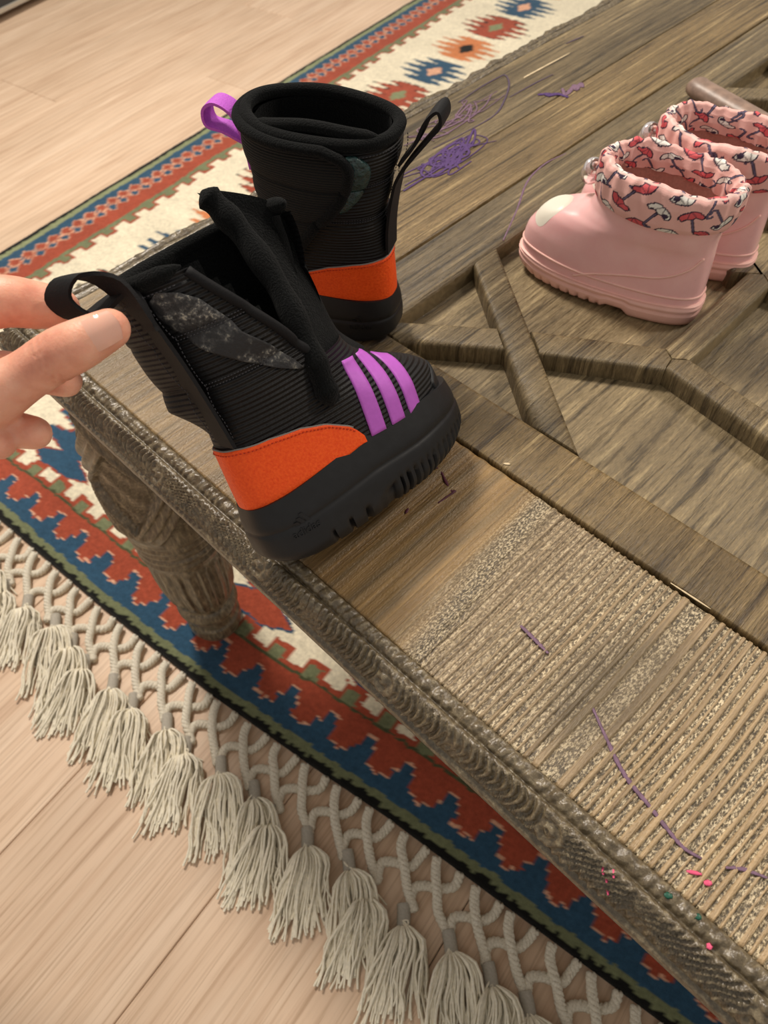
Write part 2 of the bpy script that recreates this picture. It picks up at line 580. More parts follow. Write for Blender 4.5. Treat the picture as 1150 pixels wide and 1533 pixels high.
def prism(poly, offs, z0, z1, r=0.004):
    """vertical prism with an edge rounding; offs[i] = inset of edge i->i+1 at the top"""
    n = len(poly)
    P = [Vector(p) for p in poly]

    def ins(k):
        lines = []
        for i in range(n):
            a, b = P[i], P[(i + 1) % n]
            d = (b - a).normalized(); nn = Vector((-d.y, d.x))
            lines.append((a + nn * (offs[i] * k), d))
        out = []
        for i in range(n):
            (p, d), (q, e) = lines[i - 1], lines[i]
            cr = d.x * e.y - d.y * e.x
            if abs(cr) < 1e-6: out.append(q); continue
            w = q - p
            out.append(p + d * ((w.x * e.y - w.y * e.x) / cr))
        return out
    mb = MB(); V = []; prof = [(0, z0), (0, z1 - r), (0.12, z1 - r * .55), (0.38, z1 - r * .2), (1.0, z1)]
    for k, z in prof:
        V += [(p.x, p.y, z) for p in ins(k)]
    F = []
    for a in range(len(prof) - 1):
        for i in range(n):
            i2 = (i + 1) % n
            F.append((a * n + i, a * n + i2, (a + 1) * n + i2, (a + 1) * n + i))
    F.append(tuple((len(prof) - 1) * n + i for i in range(n)))
    mb.add(V, F)
    return mb


def clip(poly, tags, p, nrm, tagnew='j'):
    """keep side where (q-p).nrm >= 0 ; polygon ccw with edge tags"""
    out, ot = [], []
    n = len(poly)
    for i in range(n):
        a = Vector(poly[i]); b = Vector(poly[(i + 1) % n])
        da = (a - Vector(p)).dot(Vector(nrm)); db = (b - Vector(p)).dot(Vector(nrm))
        if da >= 0:
            out.append(a); ot.append(tags[i])
            if db < 0:
                out.append(a.lerp(b, da / (da - db))); ot.append(tagnew)
        elif db >= 0:
            out.append(a.lerp(b, da / (da - db))); ot.append(tags[i])
    # drop doubles
    res, rt = [], []
    for i in range(len(out)):
        if (out[i] - out[(i + 1) % len(out)]).length > 1e-5:
            res.append(out[i]); rt.append(ot[i])
    return res, rt


def bar(p, q, w):
    p = Vector(p); q = Vector(q); d = (q - p).normalized(); n = Vector((-d.y, d.x)) * w
    return [p - n, q - n, q + n, p + n], ['r', 'j', 'r', 'j']


DEP = 0.0160
ZF = TZ - DEP
HW = 0.0116
lattice = []                                # (poly, tags)
per = 0.240
SX, SY0, SY1 = 0.2245, 0.203, 1.039         # stile inner edge, lower and upper strip edges
for k in range(4):
    yk = 0.262 + per * k
    X = Vector((0.305, yk))
    d1 = Vector((0.8, -0.6))                # through bar, upper left to lower right
    n1 = Vector((0.6, 0.8))
    lo = X - d1 * 0.16; hi = X + d1 * 0.16
    pg, tg = bar(lo, hi, HW)
    pg, tg = clip(pg, tg, (SX, 0), (1, 0))
    if k == 0: pg, tg = clip(pg, tg, (0, SY0), (0, 1))
    else:
        C2 = Vector((0.397, 0.446 + per * (k - 1)))
        pg, tg = clip(pg, tg, C2, Vector((-1, 0.18)))
        pg, tg = clip(pg, tg, C2, Vector((-.55, .80)))
    if k == 3: pg, tg = clip(pg, tg, (0, SY1), (0, -1))
    lattice.append((pg, tg))
    # lower left half of the other bar
    pg, tg = bar(X - Vector((0.8, 0.6)) * 0.16, X, HW)
    pg, tg = clip(pg, tg, X - n1 * HW, -n1)
    pg, tg = clip(pg, tg, (SX, 0), (1, 0))
    pg, tg = clip(pg, tg, (0, SY0), (0, 1))
    lattice.append((pg, tg))
    # upper right half
    e = Vector((0.397, yk + 0.056)) if k < 3 else X + Vector((.8, .6)) * .16
    dd = (e - X).normalized()
    pg, tg = bar(X, e + dd * 0.03, HW)
    pg, tg = clip(pg, tg, X + n1 * HW, n1)
    if k < 3:
        pg, tg = clip(pg, tg, e, Vector((-1, -0.18)))
        pg, tg = clip(pg, tg, e, Vector((-.55, -.80)))
    else:
        pg, tg = clip(pg, tg, (0, SY1), (0, -1))
    lattice.append((pg, tg))
    if k < 3:
        a = Vector((0.397, yk + 0.056)); b = Vector((0.397, yk + 0.184))
        pg, tg = bar(a - Vector((0, .03)), b + Vector((0, .03)), 0.0105)
        for q, s in ((a, 1), (b, -1)):
            pg, tg = clip(pg, tg, q, Vector((.55, .80 * s)))
            pg, tg = clip(pg, tg, q, Vector((-.62, .78 * s)))
        lattice.append((pg, tg))
        for q, s in ((a, 1), (b, -1)):
            e2 = Vector((0.5, q.y - 0.015 * s))
            dd = (e2 - q).normalized()
            pg, tg = bar(q - dd * .03, e2 + dd * .02, 0.0105)
            pg, tg = clip(pg, tg, (0.5, 0), (-1, 0))
            pg, tg = clip(pg, tg, q, Vector((1, 0.18 * s)))
            pg, tg = clip(pg, tg, q, Vector((.62, -.78 * s)))
            lattice.append((pg, tg))
for pg, tg in lattice:
    for mir in (False, True):
        P = [Vector((1.0 - p.x, p.y)) for p in reversed(pg)] if mir else pg
        T = [tg[(len(tg) - 2 - i) % len(tg)] for i in range(len(tg))] if mir else tg
        offs = [0.0034 if q == 'r' else 0.0006 for q in T]
        sharpen(tpart(prism(P, offs, ZF - 0.004, TZ - 0.0004, 0.0042), 'lattice_bar', M['table']), 50)


def board(x0, x1, y0, y1, name, mat, rim=(), z1=TZ):
    """rim: which of s,e,n,w edges look into a recess"""
    P = [(x0, y0), (x1, y0), (x1, y1), (x0, y1)]
    offs = [0.0042 if q in rim else 0.0012 for q in 'senw']
    return sharpen(tpart(prism([Vector(p) for p in P], offs, TZ - 0.024, z1, 0.0042 if rim else 0.0022), name, mat), 50)


GY0 = 0.1605
for mir in (False, True):
    for a, b, nm, mt, rim in ((0.0275, 0.1095, 'side_board', 'table', ''), (0.1105, 0.1750, 'side_board', 'table_warm', ''), (0.1775, SX, 'lattice_stile', 'table', 'e')):
        if mir: a, b = 1 - b, 1 - a; rim = rim.replace('e', 'w')
        board(a, b, GY0 + .0005, TL - GY0 - .0005, nm, M[mt], rim, TZ - (0.0006 if nm == 'side_board' else 0))
board(SX + .0004, 1 - SX - .0004, GY0 + 0.0005, SY0, 'lattice_rail', M['table_warm'], 'n')
board(SX + .0004, 1 - SX - .0004, SY1, TL - GY0 - 0.0005, 'lattice_rail', M['table_warm'], 's')
mb = MB(); mb.box(0.2, 0.8, 0.18, 1.06, ZF - 0.012, ZF)
tpart(mb, 'recess_panel', M['table_dark'], smooth=False)

# front and back rails with brushed relief -----------------------------------
t = NT('brushed_rail_wood')
at = t.n('ShaderNodeAttribute', attribute_name='Col')
f2 = t.noise(t.coords(scale=(1100, 560, 900)), 1.0, 2, 0.6)
f1 = t.noise(t.coords(scale=(300, 14, 60)), 1.0, 4, 0.6, .3)
rg = t.n('ShaderNodeSeparateColor'); t.l(at.outputs['Color'], rg.inputs[0])
alpha = at.outputs['Alpha']
f3 = t.noise(t.coords(scale=(520, 5, 60)), 1.0, 5, 0.65, .1)
sp = t.ramp(f2, [(0.38, lin(64, 56, 42)), (0.50, lin(130, 117, 92)), (0.62, lin(218, 204, 174))])
c = t.mix(alpha, at.outputs['Color'], sp)
c = t.mix(0.75, c, t.ramp(f1, [(0.3, (0.66, 0.62, 0.56, 1)), (0.65, (1.14, 1.12, 1.08, 1))]), 'MULTIPLY')
c = t.mix(0.8, c, t.ramp(f3, [(0.36, (0.58, 0.54, 0.48, 1)), (0.52, (1.0, 1.0, 1.0, 1)), (0.68, (1.2, 1.18, 1.14, 1))]), 'MULTIPLY')
n1 = t.bump(f2, 0.0006, 0.9)
n1 = t.bump(f1, 0.0009, 0.8, n1)
n1 = t.bump(f3, 0.0012, 0.8, n1)
M['rail'] = t.out(c, 0.33, n1, Specular_IOR_Level=0.55)


def rail(flip):
    xs = np.concatenate([np.arange(0.0275, 0.39, 0.0013), np.arange(0.39, 0.66, 0.00045), np.arange(0.66, 0.68, 0.001), np.arange(0.68, TW - 0.0275, 0.003), [TW - 0.0275]])
    ys = np.concatenate([[0.0270, 0.0274, 0.0282, 0.0295], np.linspace(0.032, GY0 - .004, 44), [GY0 - .0022, GY0 - .001, GY0 - .0004]])
    X, Y = np.meshgrid(xs, ys, indexing='ij')
    # grain warp: lines bow gently
    W = X + 0.010 * (vnoise(X * 7, Y * 9, 21) - .5) + 0.0035 * (vnoise(X * 30, Y * 14, 22) - .5) * np.clip((0.50 - X) / .1, 0, 1)
    zone = np.clip((W - 0.405 + (Y - .08) * 0.10) / 0.02, 0, 1)        # ridged part
    ridx = W / 0.0050 + 3.2 * vnoise(W * 38, Y * 0 + 3, 23)
    saw = ridx - np.floor(ridx); rid = np.floor(ridx)
    rnd = np.abs(np.sin(rid * 12.9898) * 43758.5453) % 1
    wdt = .10 + .30 * rnd * np.clip((X - .44) / .1, .2, 1)
    ridge = np.clip((1.0 - np.abs(saw - .5) / wdt) * 2.6, 0, 1)
    wide = vnoise(W * 42, Y * 2, 24)
    fine = vnoise(W * 260, Y * 7, 25)
    h_r = ridge * (0.0008 + .0005 * rnd)
    lp = W / 0.014 + 0.8 * vnoise(W * 30, Y * 3, 28)
    sm = np.sin(2 * PI * lp)
    h_s = 0.0004 * sm + 0.0004 * fine
    Z = TZ - 0.0016 + zone * h_r + (1 - zone) * (0.0007 + h_s)
    # dark worn patch and pale areas are stain with their own shape
    tan = np.array(lin(184, 158, 120)[:3]); tan2 = np.array(lin(172, 144, 98)[:3]); drk = np.array(lin(96, 84, 62)[:3]); brn = np.array(lin(126, 96, 54)[:3]); crm = np.array(lin(208, 184, 150)[:3])
    mixv = vnoise(W * 18, Y * 3, 26)[..., None]
    base_r = tan * (1 - mixv) + crm * mixv
    right = np.clip((X - 0.50) / 0.1, 0, 1)[..., None]
    base_r = base_r * (0.66 + 0.34 * right)
    patch = np.clip(1.35 - np.hypot((X - 0.508 - (Y - .085) * .15) / 0.026, (Y - 0.088) / 0.052) ** 2, 0, 1)[..., None] * np.clip(1.6 * vnoise(W * 40, Y * 10, 27), .3, 1)[..., None]
    base_r = base_r * (1 - .8 * patch) + drk * .8 * patch
    base_s = brn * (1 - mixv) + tan2 * mixv
    g1 = np.clip(sm, 0, 1)[..., None]
    base_s = base_s * (1 - .55 * g1) + drk * 1.25 * .55 * g1
    left = np.clip((0.34 - X) / 0.12, 0, 1)[..., None]
    base_s = base_s * (1 - .55 * left) + np.array(lin(138, 122, 94)[:3]) * .55 * left
    Z3 = zone[..., None]
    C = base_s * (1 - Z3) + base_r * Z3
    al = zone * (1 - np.clip(ridge * 1.3, 0, 1)) * 0.95 + (1 - zone) * np.clip((vnoise(W * 34, Y * 3, 29) - .60) * 5, 0, .5) * np.clip((W - .36) / .04, 0, 1)
    al = al * (1 - .5 * patch[..., 0]) * (1 - .4 * np.clip((.50 - X) / .06, 0, 1) * zone)
    # broad pale flare between smooth and ridged wood
    fl = np.exp(-((W - 0.417 + (Y - .08) * .13) / 0.010) ** 2)
    al = np.maximum(al, fl * .9)
    Z[:, :1] -= 0.0035; Z[:, 1:2] -= 0.0012; Z[:, -1:] -= 0.004; Z[:, -2:-1] -= 0.0016
    if flip: Y = TL - Y
    mb = MB(); mb.grid(np.stack([X, Y, Z], -1), flip=flip)
    col = np.concatenate([C, al[..., None]], -1).reshape(-1, 4)
    return tpart(mb, 'end_rail', M['rail'], colors=col)


rail(False); rail(True)
mb = MB(); mb.box(0.03, 0.97, 0.03, TL - 0.03, TZ - 0.030, TZ - 0.0245)
tpart(mb, 'base_board', M['table_dark'], smooth=False)

# carved moulding ------------------------------------------------------------
prof = np.array([(.0278, -.0050), (.0276, -.0015), (.0262, .0000), (.0240, .0005), (.0216, .0000), (.0200, -.0012), (.0192, -.0030), (.0186, -.0034), (.0180, -.0024), (.0172, -.0010),
                 (.0158, -.0012), (.0140, -.0026), (.0118, -.0052), (.0098, -.0084), (.0082, -.0118), (.0070, -.0150), (.0064, -.0166), (.0046, -.0168), (.0040, -.0174), (.0040, -.0225), (.0060, -.0245), (.030, -.0250)])
prof_n = 46
pd = np.concatenate([[0], np.cumsum(np.hypot(*np.diff(prof, axis=0).T))])
tq = np.concatenate([np.linspace(pd[0], pd[16], 36), pd[17:]])
pc = np.stack([np.interp(tq, pd, prof[:, 0]), np.interp(tq, pd, prof[:, 1])], -1)
tg_ = np.gradient(pc, axis=0); tg_ /= np.linalg.norm(tg_, axis=1)[:, None]
pn = np.stack([tg_[:, 1], -tg_[:, 0]], -1)      # outward (up / towards the front)
pn *= -np.sign(pn[10, 1]) * -1
if pn[10, 1] < 0: pn = -pn


def moulding(length, fine_to, along_x):
    if fine_to: a = np.concatenate([np.arange(0, fine_to, 0.0008), np.arange(fine_to, length, .006), [length]])
    else: a = np.concatenate([np.arange(0, length, 0.006), [length]])
    A, Tq = np.meshgrid(a, tq, indexing='ij')
    y = np.interp(Tq, tq, pc[:, 0]); z = np.interp(Tq, tq, pc[:, 1])
    ny_ = np.interp(Tq, tq, pn[:, 0]); nz_ = np.interp(Tq, tq, pn[:, 1])
    t0, t1 = pd[9], pd[15]
    tt = (Tq - t0) / (t1 - t0)
    inl = np.clip(np.minimum(tt / .10, (1 - tt) / .10), 0, 1)
    # acanthus leaves: fans of veins that sweep and alternate along the edge
    period = 0.105
    ph = A / period + 0.12 * vnoise(A * 8, 0 * A, 31)
    cell = np.floor(ph); q = ph - cell
    sgn = np.where(cell % 2 == 0, 1, -1)
    sweep = sgn * (0.55 * (1 - tt) ** 2 - .1) * (1.6 - 1.0 * q) + .4 * np.sin(3 * tt + cell)
    vein = (A / 0.0048) + sweep * 3.2 + .35 * vnoise(A * 120, tt * 3, 32)
    sw = vein - np.floor(vein)
    hv = np.clip(1.6 * np.abs(sw - .5) * 2 - .35, 0, 1)
    smooth_zone = np.clip((np.abs(q - .52) - .03) / .05, 0.5, 1)
    h = 0.0030 * hv * inl * smooth_zone
    # scroll eyes
    r = np.hypot((q - .05) * period / .011, (tt - .55) / .55)
    sc = np.exp(-(r * 1.1) ** 4) * inl
    h = h * (1 - sc) + sc * (0.0016 + .0010 * np.sin(r * 12 + np.arctan2(tt - .5, q - .05)))
    # swelling between leaves
    h += inl * 0.0012 * np.sin(2 * PI * q - 1.0 + 1.5 * tt)
    h += inl * 0.0010 * (vnoise(A * 420, tt * 9, 33) - .5)
    # rope bead strip
    b0, b1 = pd[1], pd[6]
    tb = (Tq - b0) / (b1 - b0)
    inb = np.clip(np.minimum(tb / .2, (1 - tb) / .2), 0, 1)
    bw = A / 0.0062 + .5 * tb + 1.2 * vnoise(A * 60, 0 * A, 34)
    h += inb * (0.0013 * np.abs(np.sin(PI * bw)) - .0006 + 0.0016 * (vnoise(A * 330, tb * 5, 35) - .5))
    # lip: light nicks
    h += (Tq > pd[16]) * 0.0002 * (vnoise(A * 150, Tq * 300, 36) - .5)
    y = y + ny_ * h; z = TZ + z + nz_ * h
    # mitre at both ends
    s = np.clip((A - 0) / 0.03, 0, 1)
    Am = np.where(A < .03, y + (A / .03) * (.03 - y), np.where(A > length - .03, length - y - ((length - A) / .03) * (.03 - y), A))
    return Am, y, z


for side in range(4):
    L = TW if side in (0, 2) else TL
    A, Yy, Zz = moulding(L, 0.70 if side == 0 else 0, True)
    if side == 0: G = np.stack([A, Yy, Zz], -1)
    elif side == 1: G = np.stack([TW - Yy, A, Zz], -1)
    elif side == 2: G = np.stack([TW - A, TL - Yy, Zz], -1)
    else: G = np.stack([Yy, TL - A, Zz], -1)
    mb = MB(); mb.grid(G, flip=True)
    tpart(mb, 'carved_moulding', M['table_carved'])

# turned legs ----------------------------------------------------------------
LP = curve1([(.012, .0285), (.020, .0315), (.032, .0315), (.038, .0285), (.050, .0285), (.055, .0330), (.064, .0350), (.072, .0330), (.077, .0300), (.085, .0330), (.105, .0385), (.140, .0415), (.170, .0415), (.178, .0395), (.183, .0410), (.190, .0435), (.200, .0435), (.206, .0425), (.212, .0440), (.224, .0450), (.232, .0455), (.255, .0440), (.290, .0440), (.320, .0425), (.360, .0395), (.395, .0360), (.424, .0340)])
zs = np.concatenate([np.arange(.0102, .09, .0016), np.arange(.09, .18, .003), np.arange(.18, .235, .0014), np.arange(.235, .4245, .0022)])
na = 168
A, Z = np.meshgrid(np.linspace(0, 2 * PI, na, endpoint=False), zs, indexing='xy')
Rr = LP(Z)
fl = np.clip(np.minimum((Z - .080) / .012, (.176 - Z) / .008), 0, 1)
Rr = Rr - fl * .0036 * (1 - np.abs(np.sin(A * 9)) ** .7) + fl * .0006 * np.sin(A * 45)
bl = np.clip(np.minimum((Z - .236) / .02, (.42 - Z) / .02), 0, 1)


def band(k):
    u = (A * 3 / (2 * PI) + k * (Z - .24) / 0.15)
    u = (u - np.floor(u) - .5)
    inside = np.clip((0.17 - np.abs(u)) / .025, 0, 1)
    lines = .5 + .5 * np.cos(u * 2 * PI / .125)
    return inside, inside * (0.0052 + .0034 * lines)


i1, b1 = band(1); i2, b2 = band(-1)
over = np.where(np.sin(A * 3 + 14 * Z) > 0, b1 * 1.0 + (1 - i1) * b2, b2 + (1 - i2) * b1)
gap = (1 - np.maximum(i1, i2))
hb = over + gap * .0013 * np.sin(Z * 2 * PI / .0048 + 2 * np.sin(A * 3))
Rr = Rr + bl * hb
rg_ = np.clip(np.minimum((Z - .182) / .004, (.233 - Z) / .004), 0, 1)
Rr = Rr + rg_ * .0008 * np.sin(Z * 2 * PI / .0105)
Pg = np.stack([Rr * np.cos(A), Rr * np.sin(A), Z], -1)
mb = MB(); mb.grid(Pg, closed_v=True, flip=True)
mb.f.append(tuple(range(na)))
leg_me = mb.mesh('leg', M['leg'])
LX, LY = .074, .052
for (x, y) in ((LX, LY), (TW - LX, LY), (LX, TL - LY), (TW - LX, TL - LY)):
    o = link('leg', leg_me, table, Vector((x, y, 0)) - TC)

# crayon marks, scratches -----------------------------------------------------
M['crayon'] = simple('purple_crayon', lin(74, 44, 104), 0.6, 500, .3, .0002)
M['crayon_pale'] = simple('faded_purple_crayon', lin(118, 90, 112), 0.6, 400, .35, .0002)
M['crayon_red'] = simple('dark_red_pen', lin(74, 24, 42), 0.5)
M['crayon_grey'] = simple('grey_pencil', lin(78, 62, 84), 0.6, 500, .3, .0002)
M['paint_pink'] = simple('pink_paint', lin(226, 88, 128), 0.4)
M['paint_green'] = simple('green_paint', lin(24, 84, 66), 0.4)
M['scratch'] = simple('bare_scratch', lin(216, 196, 160), 0.6, 500, .15, .0002)


def mark(pts, w, mat, z=TZ + .0002, n=60, taper=True):
    p = spline([(a, b, 0) for a, b in pts], n)
    mb = MB()
    r = [w * (.55 + .45 * math.sin(PI * i / (n - 1))) * (0.8 + .4 * random.random()) if taper else w for i in range(n)]
    mb.tube([(q[0], q[1], z) for q in p], r, 6)
    mb.v = [(x, y, z + (zz - z) * (0.00025 / max(w, .0003))) for x, y, zz in mb.v]
    return tpart(mb, 'crayon_mark' if 'scratch' not in mat else 'scratch', M[mat])


zb = TZ - .0001
mark([(0.0837, 0.4144), (0.0869, 0.454), (0.087, 0.4989), (0.0752, 0.529), (0.0585, 0.5568), (0.0437, 0.5697), (0.0405, 0.5633), (0.0406, 0.5307), (0.0442, 0.4954)], .0010, 'crayon_grey', zb)
mark([(0.0757, 0.5364), (0.0764, 0.5723), (0.0786, 0.6033)], .0009, 'crayon_grey', zb)
mark([(0.107, 0.3522), (0.1085, 0.401), (0.1074, 0.4412), (0.0895, 0.4657), (0.1131, 0.4167), (0.1141, 0.3777), (0.1004, 0.3825), (0.0919, 0.4337), (0.1144, 0.4295), (0.1079, 0.3948), (0.0957, 0.4013), (0.093, 0.4469), (0.1232, 0.3914), (0.1247, 0.421)], .0013, 'crayon', zb, 150)
mark([(0.112, 0.345), (0.1105, 0.395), (0.106, 0.4412), (0.099, 0.425), (0.1131, 0.40), (0.119, 0.405), (0.1104, 0.4225), (0.0969, 0.4137), (0.1144, 0.4095), (0.1239, 0.4048)], .0016, 'crayon', zb, 120)
mark([(0.06, 0.40), (0.066, 0.45), (0.055, 0.50), (0.07, 0.47), (0.062, 0.42), (0.075, 0.44), (0.07, 0.50), (0.058, 0.53)], .0010, 'crayon_pale', zb, 100)
mark([(0.0934, 0.5587), (0.100, 0.5668), (0.1023, 0.5648), (0.108, 0.573), (0.1194, 0.5742)], .0030, 'crayon', zb)
mark([(0.104, 0.585), (0.1144, 0.5768), (0.110, 0.598), (0.1158, 0.5919), (0.112, 0.606), (0.118, 0.600)], .0028, 'crayon_pale', zb)
mark([(0.061, 0.5772), (0.0608, 0.5881), (0.0627, 0.6533)], .0011, 'scratch', zb)
mark([(0.0461, 0.669), (0.0496, 0.6967)], .0010, 'crayon_grey', zb)
mark([(0.2226, 0.3466), (0.2031, 0.3889), (0.1832, 0.4284), (0.1772, 0.4611), (0.1805, 0.4876)], .0009, 'crayon_pale', TZ)
zr = TZ - .0006
mark([(0.336, 0.1267), (0.3401, 0.1325), (0.3469, 0.1329), (0.3544, 0.1292), (0.3622, 0.126), (0.3639, 0.1275), (0.3632, 0.1204), (0.3625, 0.1134)], .0009, 'crayon_red', zr)
mark([(0.352, 0.098), (0.3535, 0.094)], .0009, 'crayon_red', zr, 8)
mark([(0.4507, 0.0823), (0.4587, 0.0813), (0.4716, 0.0795)], .0013, 'crayon_pale', zr)
mark([(0.5032, 0.0725), (0.5209, 0.0621), (0.5366, 0.0538), (0.5549, 0.0492), (0.5723, 0.0449), (0.5821, 0.0463)], .0012, 'crayon_pale', zr)
mark([(0.5917, 0.0505), (0.5975, 0.0552), (0.6069, 0.0594)], .0010, 'crayon_pale', zr)
mark([(0.580, 0.037), (0.5855, 0.0405)], .0009, 'paint_pink', zr + .0006, 8)
mark([(0.588, 0.038), (0.5905, 0.0405)], .0013, 'paint_pink', zr + .0006, 8)
mark([(0.4946, 0.1602), (0.5192, 0.1608)], .0006, 'scratch', TZ + .0003, 12)
mark([(0.372, 0.1640), (0.3755, 0.1665)], .0010, 'scratch', TZ + .0003, 8)

rs = random.Random(5)
for q in range(3):
    pp = []
    for k in range(16):
        s_ = k / 15
        pp.append((0.1065 + (rs.random() - .5) * .026, 0.375 + .07 * s_ + (rs.random() - .5) * .05))
    mark(pp, .0009, 'crayon', zb, 130)
for q in range(3):
    pp = [(0.062 + (rs.random() - .5) * .03, 0.42 + .011 * k + (rs.random() - .5) * .04) for k in range(10)]
    mark(pp, .0007, 'crayon_pale', zb, 90)
for (x, y) in ((.5555, .0123), (.559, .0095), (.5525, .0135), (.5565, .0150)):
    mark([(x, y), (x + .0022, y - .0030)], .0007, 'paint_pink', TZ - .0052 + (y - .0118) * 1.2 + .0018, 8)
mark([(.6015, .0190), (.6035, .0175)], .0013, 'paint_pink', TZ - .0005, 8)
for (x, y) in ((.578, .0225), (.5912, .0240)):
    mark([(x, y - .001), (x + .003, y + .001)], .0013, 'paint_green', TZ + .0012, 8)
# ================================================================== BOOT TOOLS
class Slices:
    """closed horizontal slices: phi 0 = back, pi/2 = right side (-y), pi = front"""
    def __init__(s, keys, lean=None, asym=.2, puff=None, e=.85):
        s.k = keys
        c = curve1(keys)
        s.xb = lambda z: c(z, 1); s.xf = lambda z: c(z, 2); s.hw = lambda z: c(z, 3); s.foot = lambda z: c(z, 4)
        s.lean = lean or (lambda z: 0 * z)
        s.leanx = lambda z: 0 * z
        s.asym = asym; s.puff = puff; s.e = e

    def pt(s, ph, z):
        ph = np.asarray(ph, float); z = np.asarray(z, float)
        xb, xf, hw, ft = s.xb(z), s.xf(z), s.hw(z), s.foot(z)
        q = (1 - np.cos(ph)) / 2
        sn = np.sin(ph)
        x = xb + (xf - xb) * q
        w = 1 - ft * s.asym * (1 - q) ** 1.5 + ft * .06 * np.exp(-((q - .68) / .2) ** 2)
        y = -hw * np.sign(sn) * np.abs(sn) ** (s.e - .12 * ft) * w
        # toes curve a little to the inside
        y = y + ft * .004 * np.clip((q - .55) / .45, 0, 1) ** 2
        if s.puff is not None:
            p = s.puff(ph, z)
            cx = (xb + xf) / 2
            d = np.hypot(x - cx, y) + 1e-6
            x = x + (x - cx) / d * p; y = y + y / d * p
        return np.stack(np.broadcast_arrays(x + s.leanx(z), y + s.lean(z), z), -1)

    def nrm(s, ph, z):
        e1, e2 = .012, .0006
        a = s.pt(ph + e1, z) - s.pt(ph - e1, z)
        b = s.pt(ph, z + e2) - s.pt(ph, z - e2)
        n = np.cross(b, a)
        n = n / (np.linalg.norm(n, axis=-1, keepdims=True) + 1e-12)
        cz = (s.xb(z) + s.xf(z)) / 2
        P = s.pt(ph, z)
        out = np.stack([P[..., 0] - cz - s.leanx(z), P[..., 1] - s.lean(z), 0 * P[..., 0]], -1)
        sg = np.sign((n * out).sum(-1, keepdims=True)); sg[sg == 0] = 1
        return n * sg

    def off(s, ph, z, d):
        ph, z, d = np.broadcast_arrays(np.asarray(ph, float), np.asarray(z, float), np.asarray(d, float))
        return s.pt(ph, z) + s.nrm(ph, z) * d[..., None]

    def phi_at(s, x, z, side=1):
        q = np.clip((x - s.xb(z)) / (s.xf(z) - s.xb(z)), 0, 1)
        ph = np.arccos(1 - 2 * q)
        return ph if side > 0 else -ph


def taper(n, r, k=5):
    return [r * min(1, math.sqrt(max(.02, min(i, n - 1 - i) / k))) for i in range(n)]


def patch(S, PH, ZZ, d, skirt=True, crown=0.0, uvs=None):
    """thin raised panel lying on the surface; PH, ZZ grids"""
    PH = np.asarray(PH, float); ZZ = np.asarray(ZZ, float)
    D = np.full(PH.shape, d)
    nu, nv = PH.shape
    if crown:
        a = np.sin(np.linspace(0, PI, nu))[:, None] * np.sin(np.linspace(0, PI, nv))[None]
        D = D + crown * a ** .5
    G = S.off(PH, ZZ, D)
    if skirt:
        B = S.off(PH, ZZ, -0.0012)
        G2 = np.zeros((nu + 2, nv + 2, 3))
        G2[1:-1, 1:-1] = G
        G2[0, 1:-1] = B[0]; G2[-1, 1:-1] = B[-1]; G2[1:-1, 0] = B[:, 0]; G2[1:-1, -1] = B[:, -1]
        G2[0, 0] = B[0, 0]; G2[0, -1] = B[0, -1]; G2[-1, 0] = B[-1, 0]; G2[-1, -1] = B[-1, -1]
        G = G2
        PH = np.pad(PH, 1, mode='edge'); ZZ = np.pad(ZZ, 1, mode='edge')
    mb = MB()
    mb.grid(G, uvs=np.stack([PH * .04, ZZ], -1))
    return mb


def stitches(S, pts, d, ln=.0014, r=.00035):
    """pts: list of (phi, z) along the seam -> tiny thread bars"""
    mb = MB()
    P = S.off(np.array([p[0] for p in pts]), np.array([p[1] for p in pts]), d)
    seg = np.linalg.norm(np.diff(P, axis=0), axis=1); L = np.concatenate([[0], np.cumsum(seg)])
    q = 0
    while q < L[-1] - ln:
        a = [np.interp(q, L, P[:, k]) for k in range(3)]; b = [np.interp(q + ln, L, P[:, k]) for k in range(3)]
        mb.tube([a, b], r, 4)
        q += ln * 1.75
    return mb


def mirror(mb):
    mb.v = [(x, -y, z) for x, y, z in mb.v]
    mb.f = [tuple(reversed(f)) for f in mb.f]
    return mb


# materials of the black boots
def fabric(name, col, period, axis=1, amp=.0008, rough=.75, fuzz=0, cross=0.0, spec=.3):
    t = NT(name)
    uv = t.n('ShaderNodeTexCoord').outputs['UV']
    sep = t.n('ShaderNodeSeparateXYZ'); t.l(uv, sep.inputs[0])
    m = t.n('ShaderNodeMath', operation='MULTIPLY'); t.l(sep.outputs[axis], m.inputs[0]); m.inputs[1].default_value = 2 * PI / period
    src = m.outputs[0]
    if cross:
        m2 = t.n('ShaderNodeMath', operation='MULTIPLY'); t.l(sep.outputs[1 - axis], m2.inputs[0]); m2.inputs[1].default_value = cross
        ad = t.n('ShaderNodeMath', operation='ADD'); t.l(src, ad.inputs[0]); t.l(m2.outputs[0], ad.inputs[1]); src = ad.outputs[0]
    sn = t.n('ShaderNodeMath', operation='SINE'); t.l(src, sn.inputs[0])
    nz = t.noise(t.coords(), 700, 3)
    n1 = t.bump(sn.outputs[0], amp)
    n2 = t.bump(nz, .0004, .6, n1)
    lo = tuple(x * .55 for x in col[:3]) + (1,); hi = tuple(min(1, x * 1.5) for x in col[:3]) + (1,)
    c = t.ramp(nz, [(.3, lo), (.7, hi)])
    return t.out(c, rough, n2, Specular_IOR_Level=spec, Sheen_Weight=fuzz, Sheen_Roughness=.5)


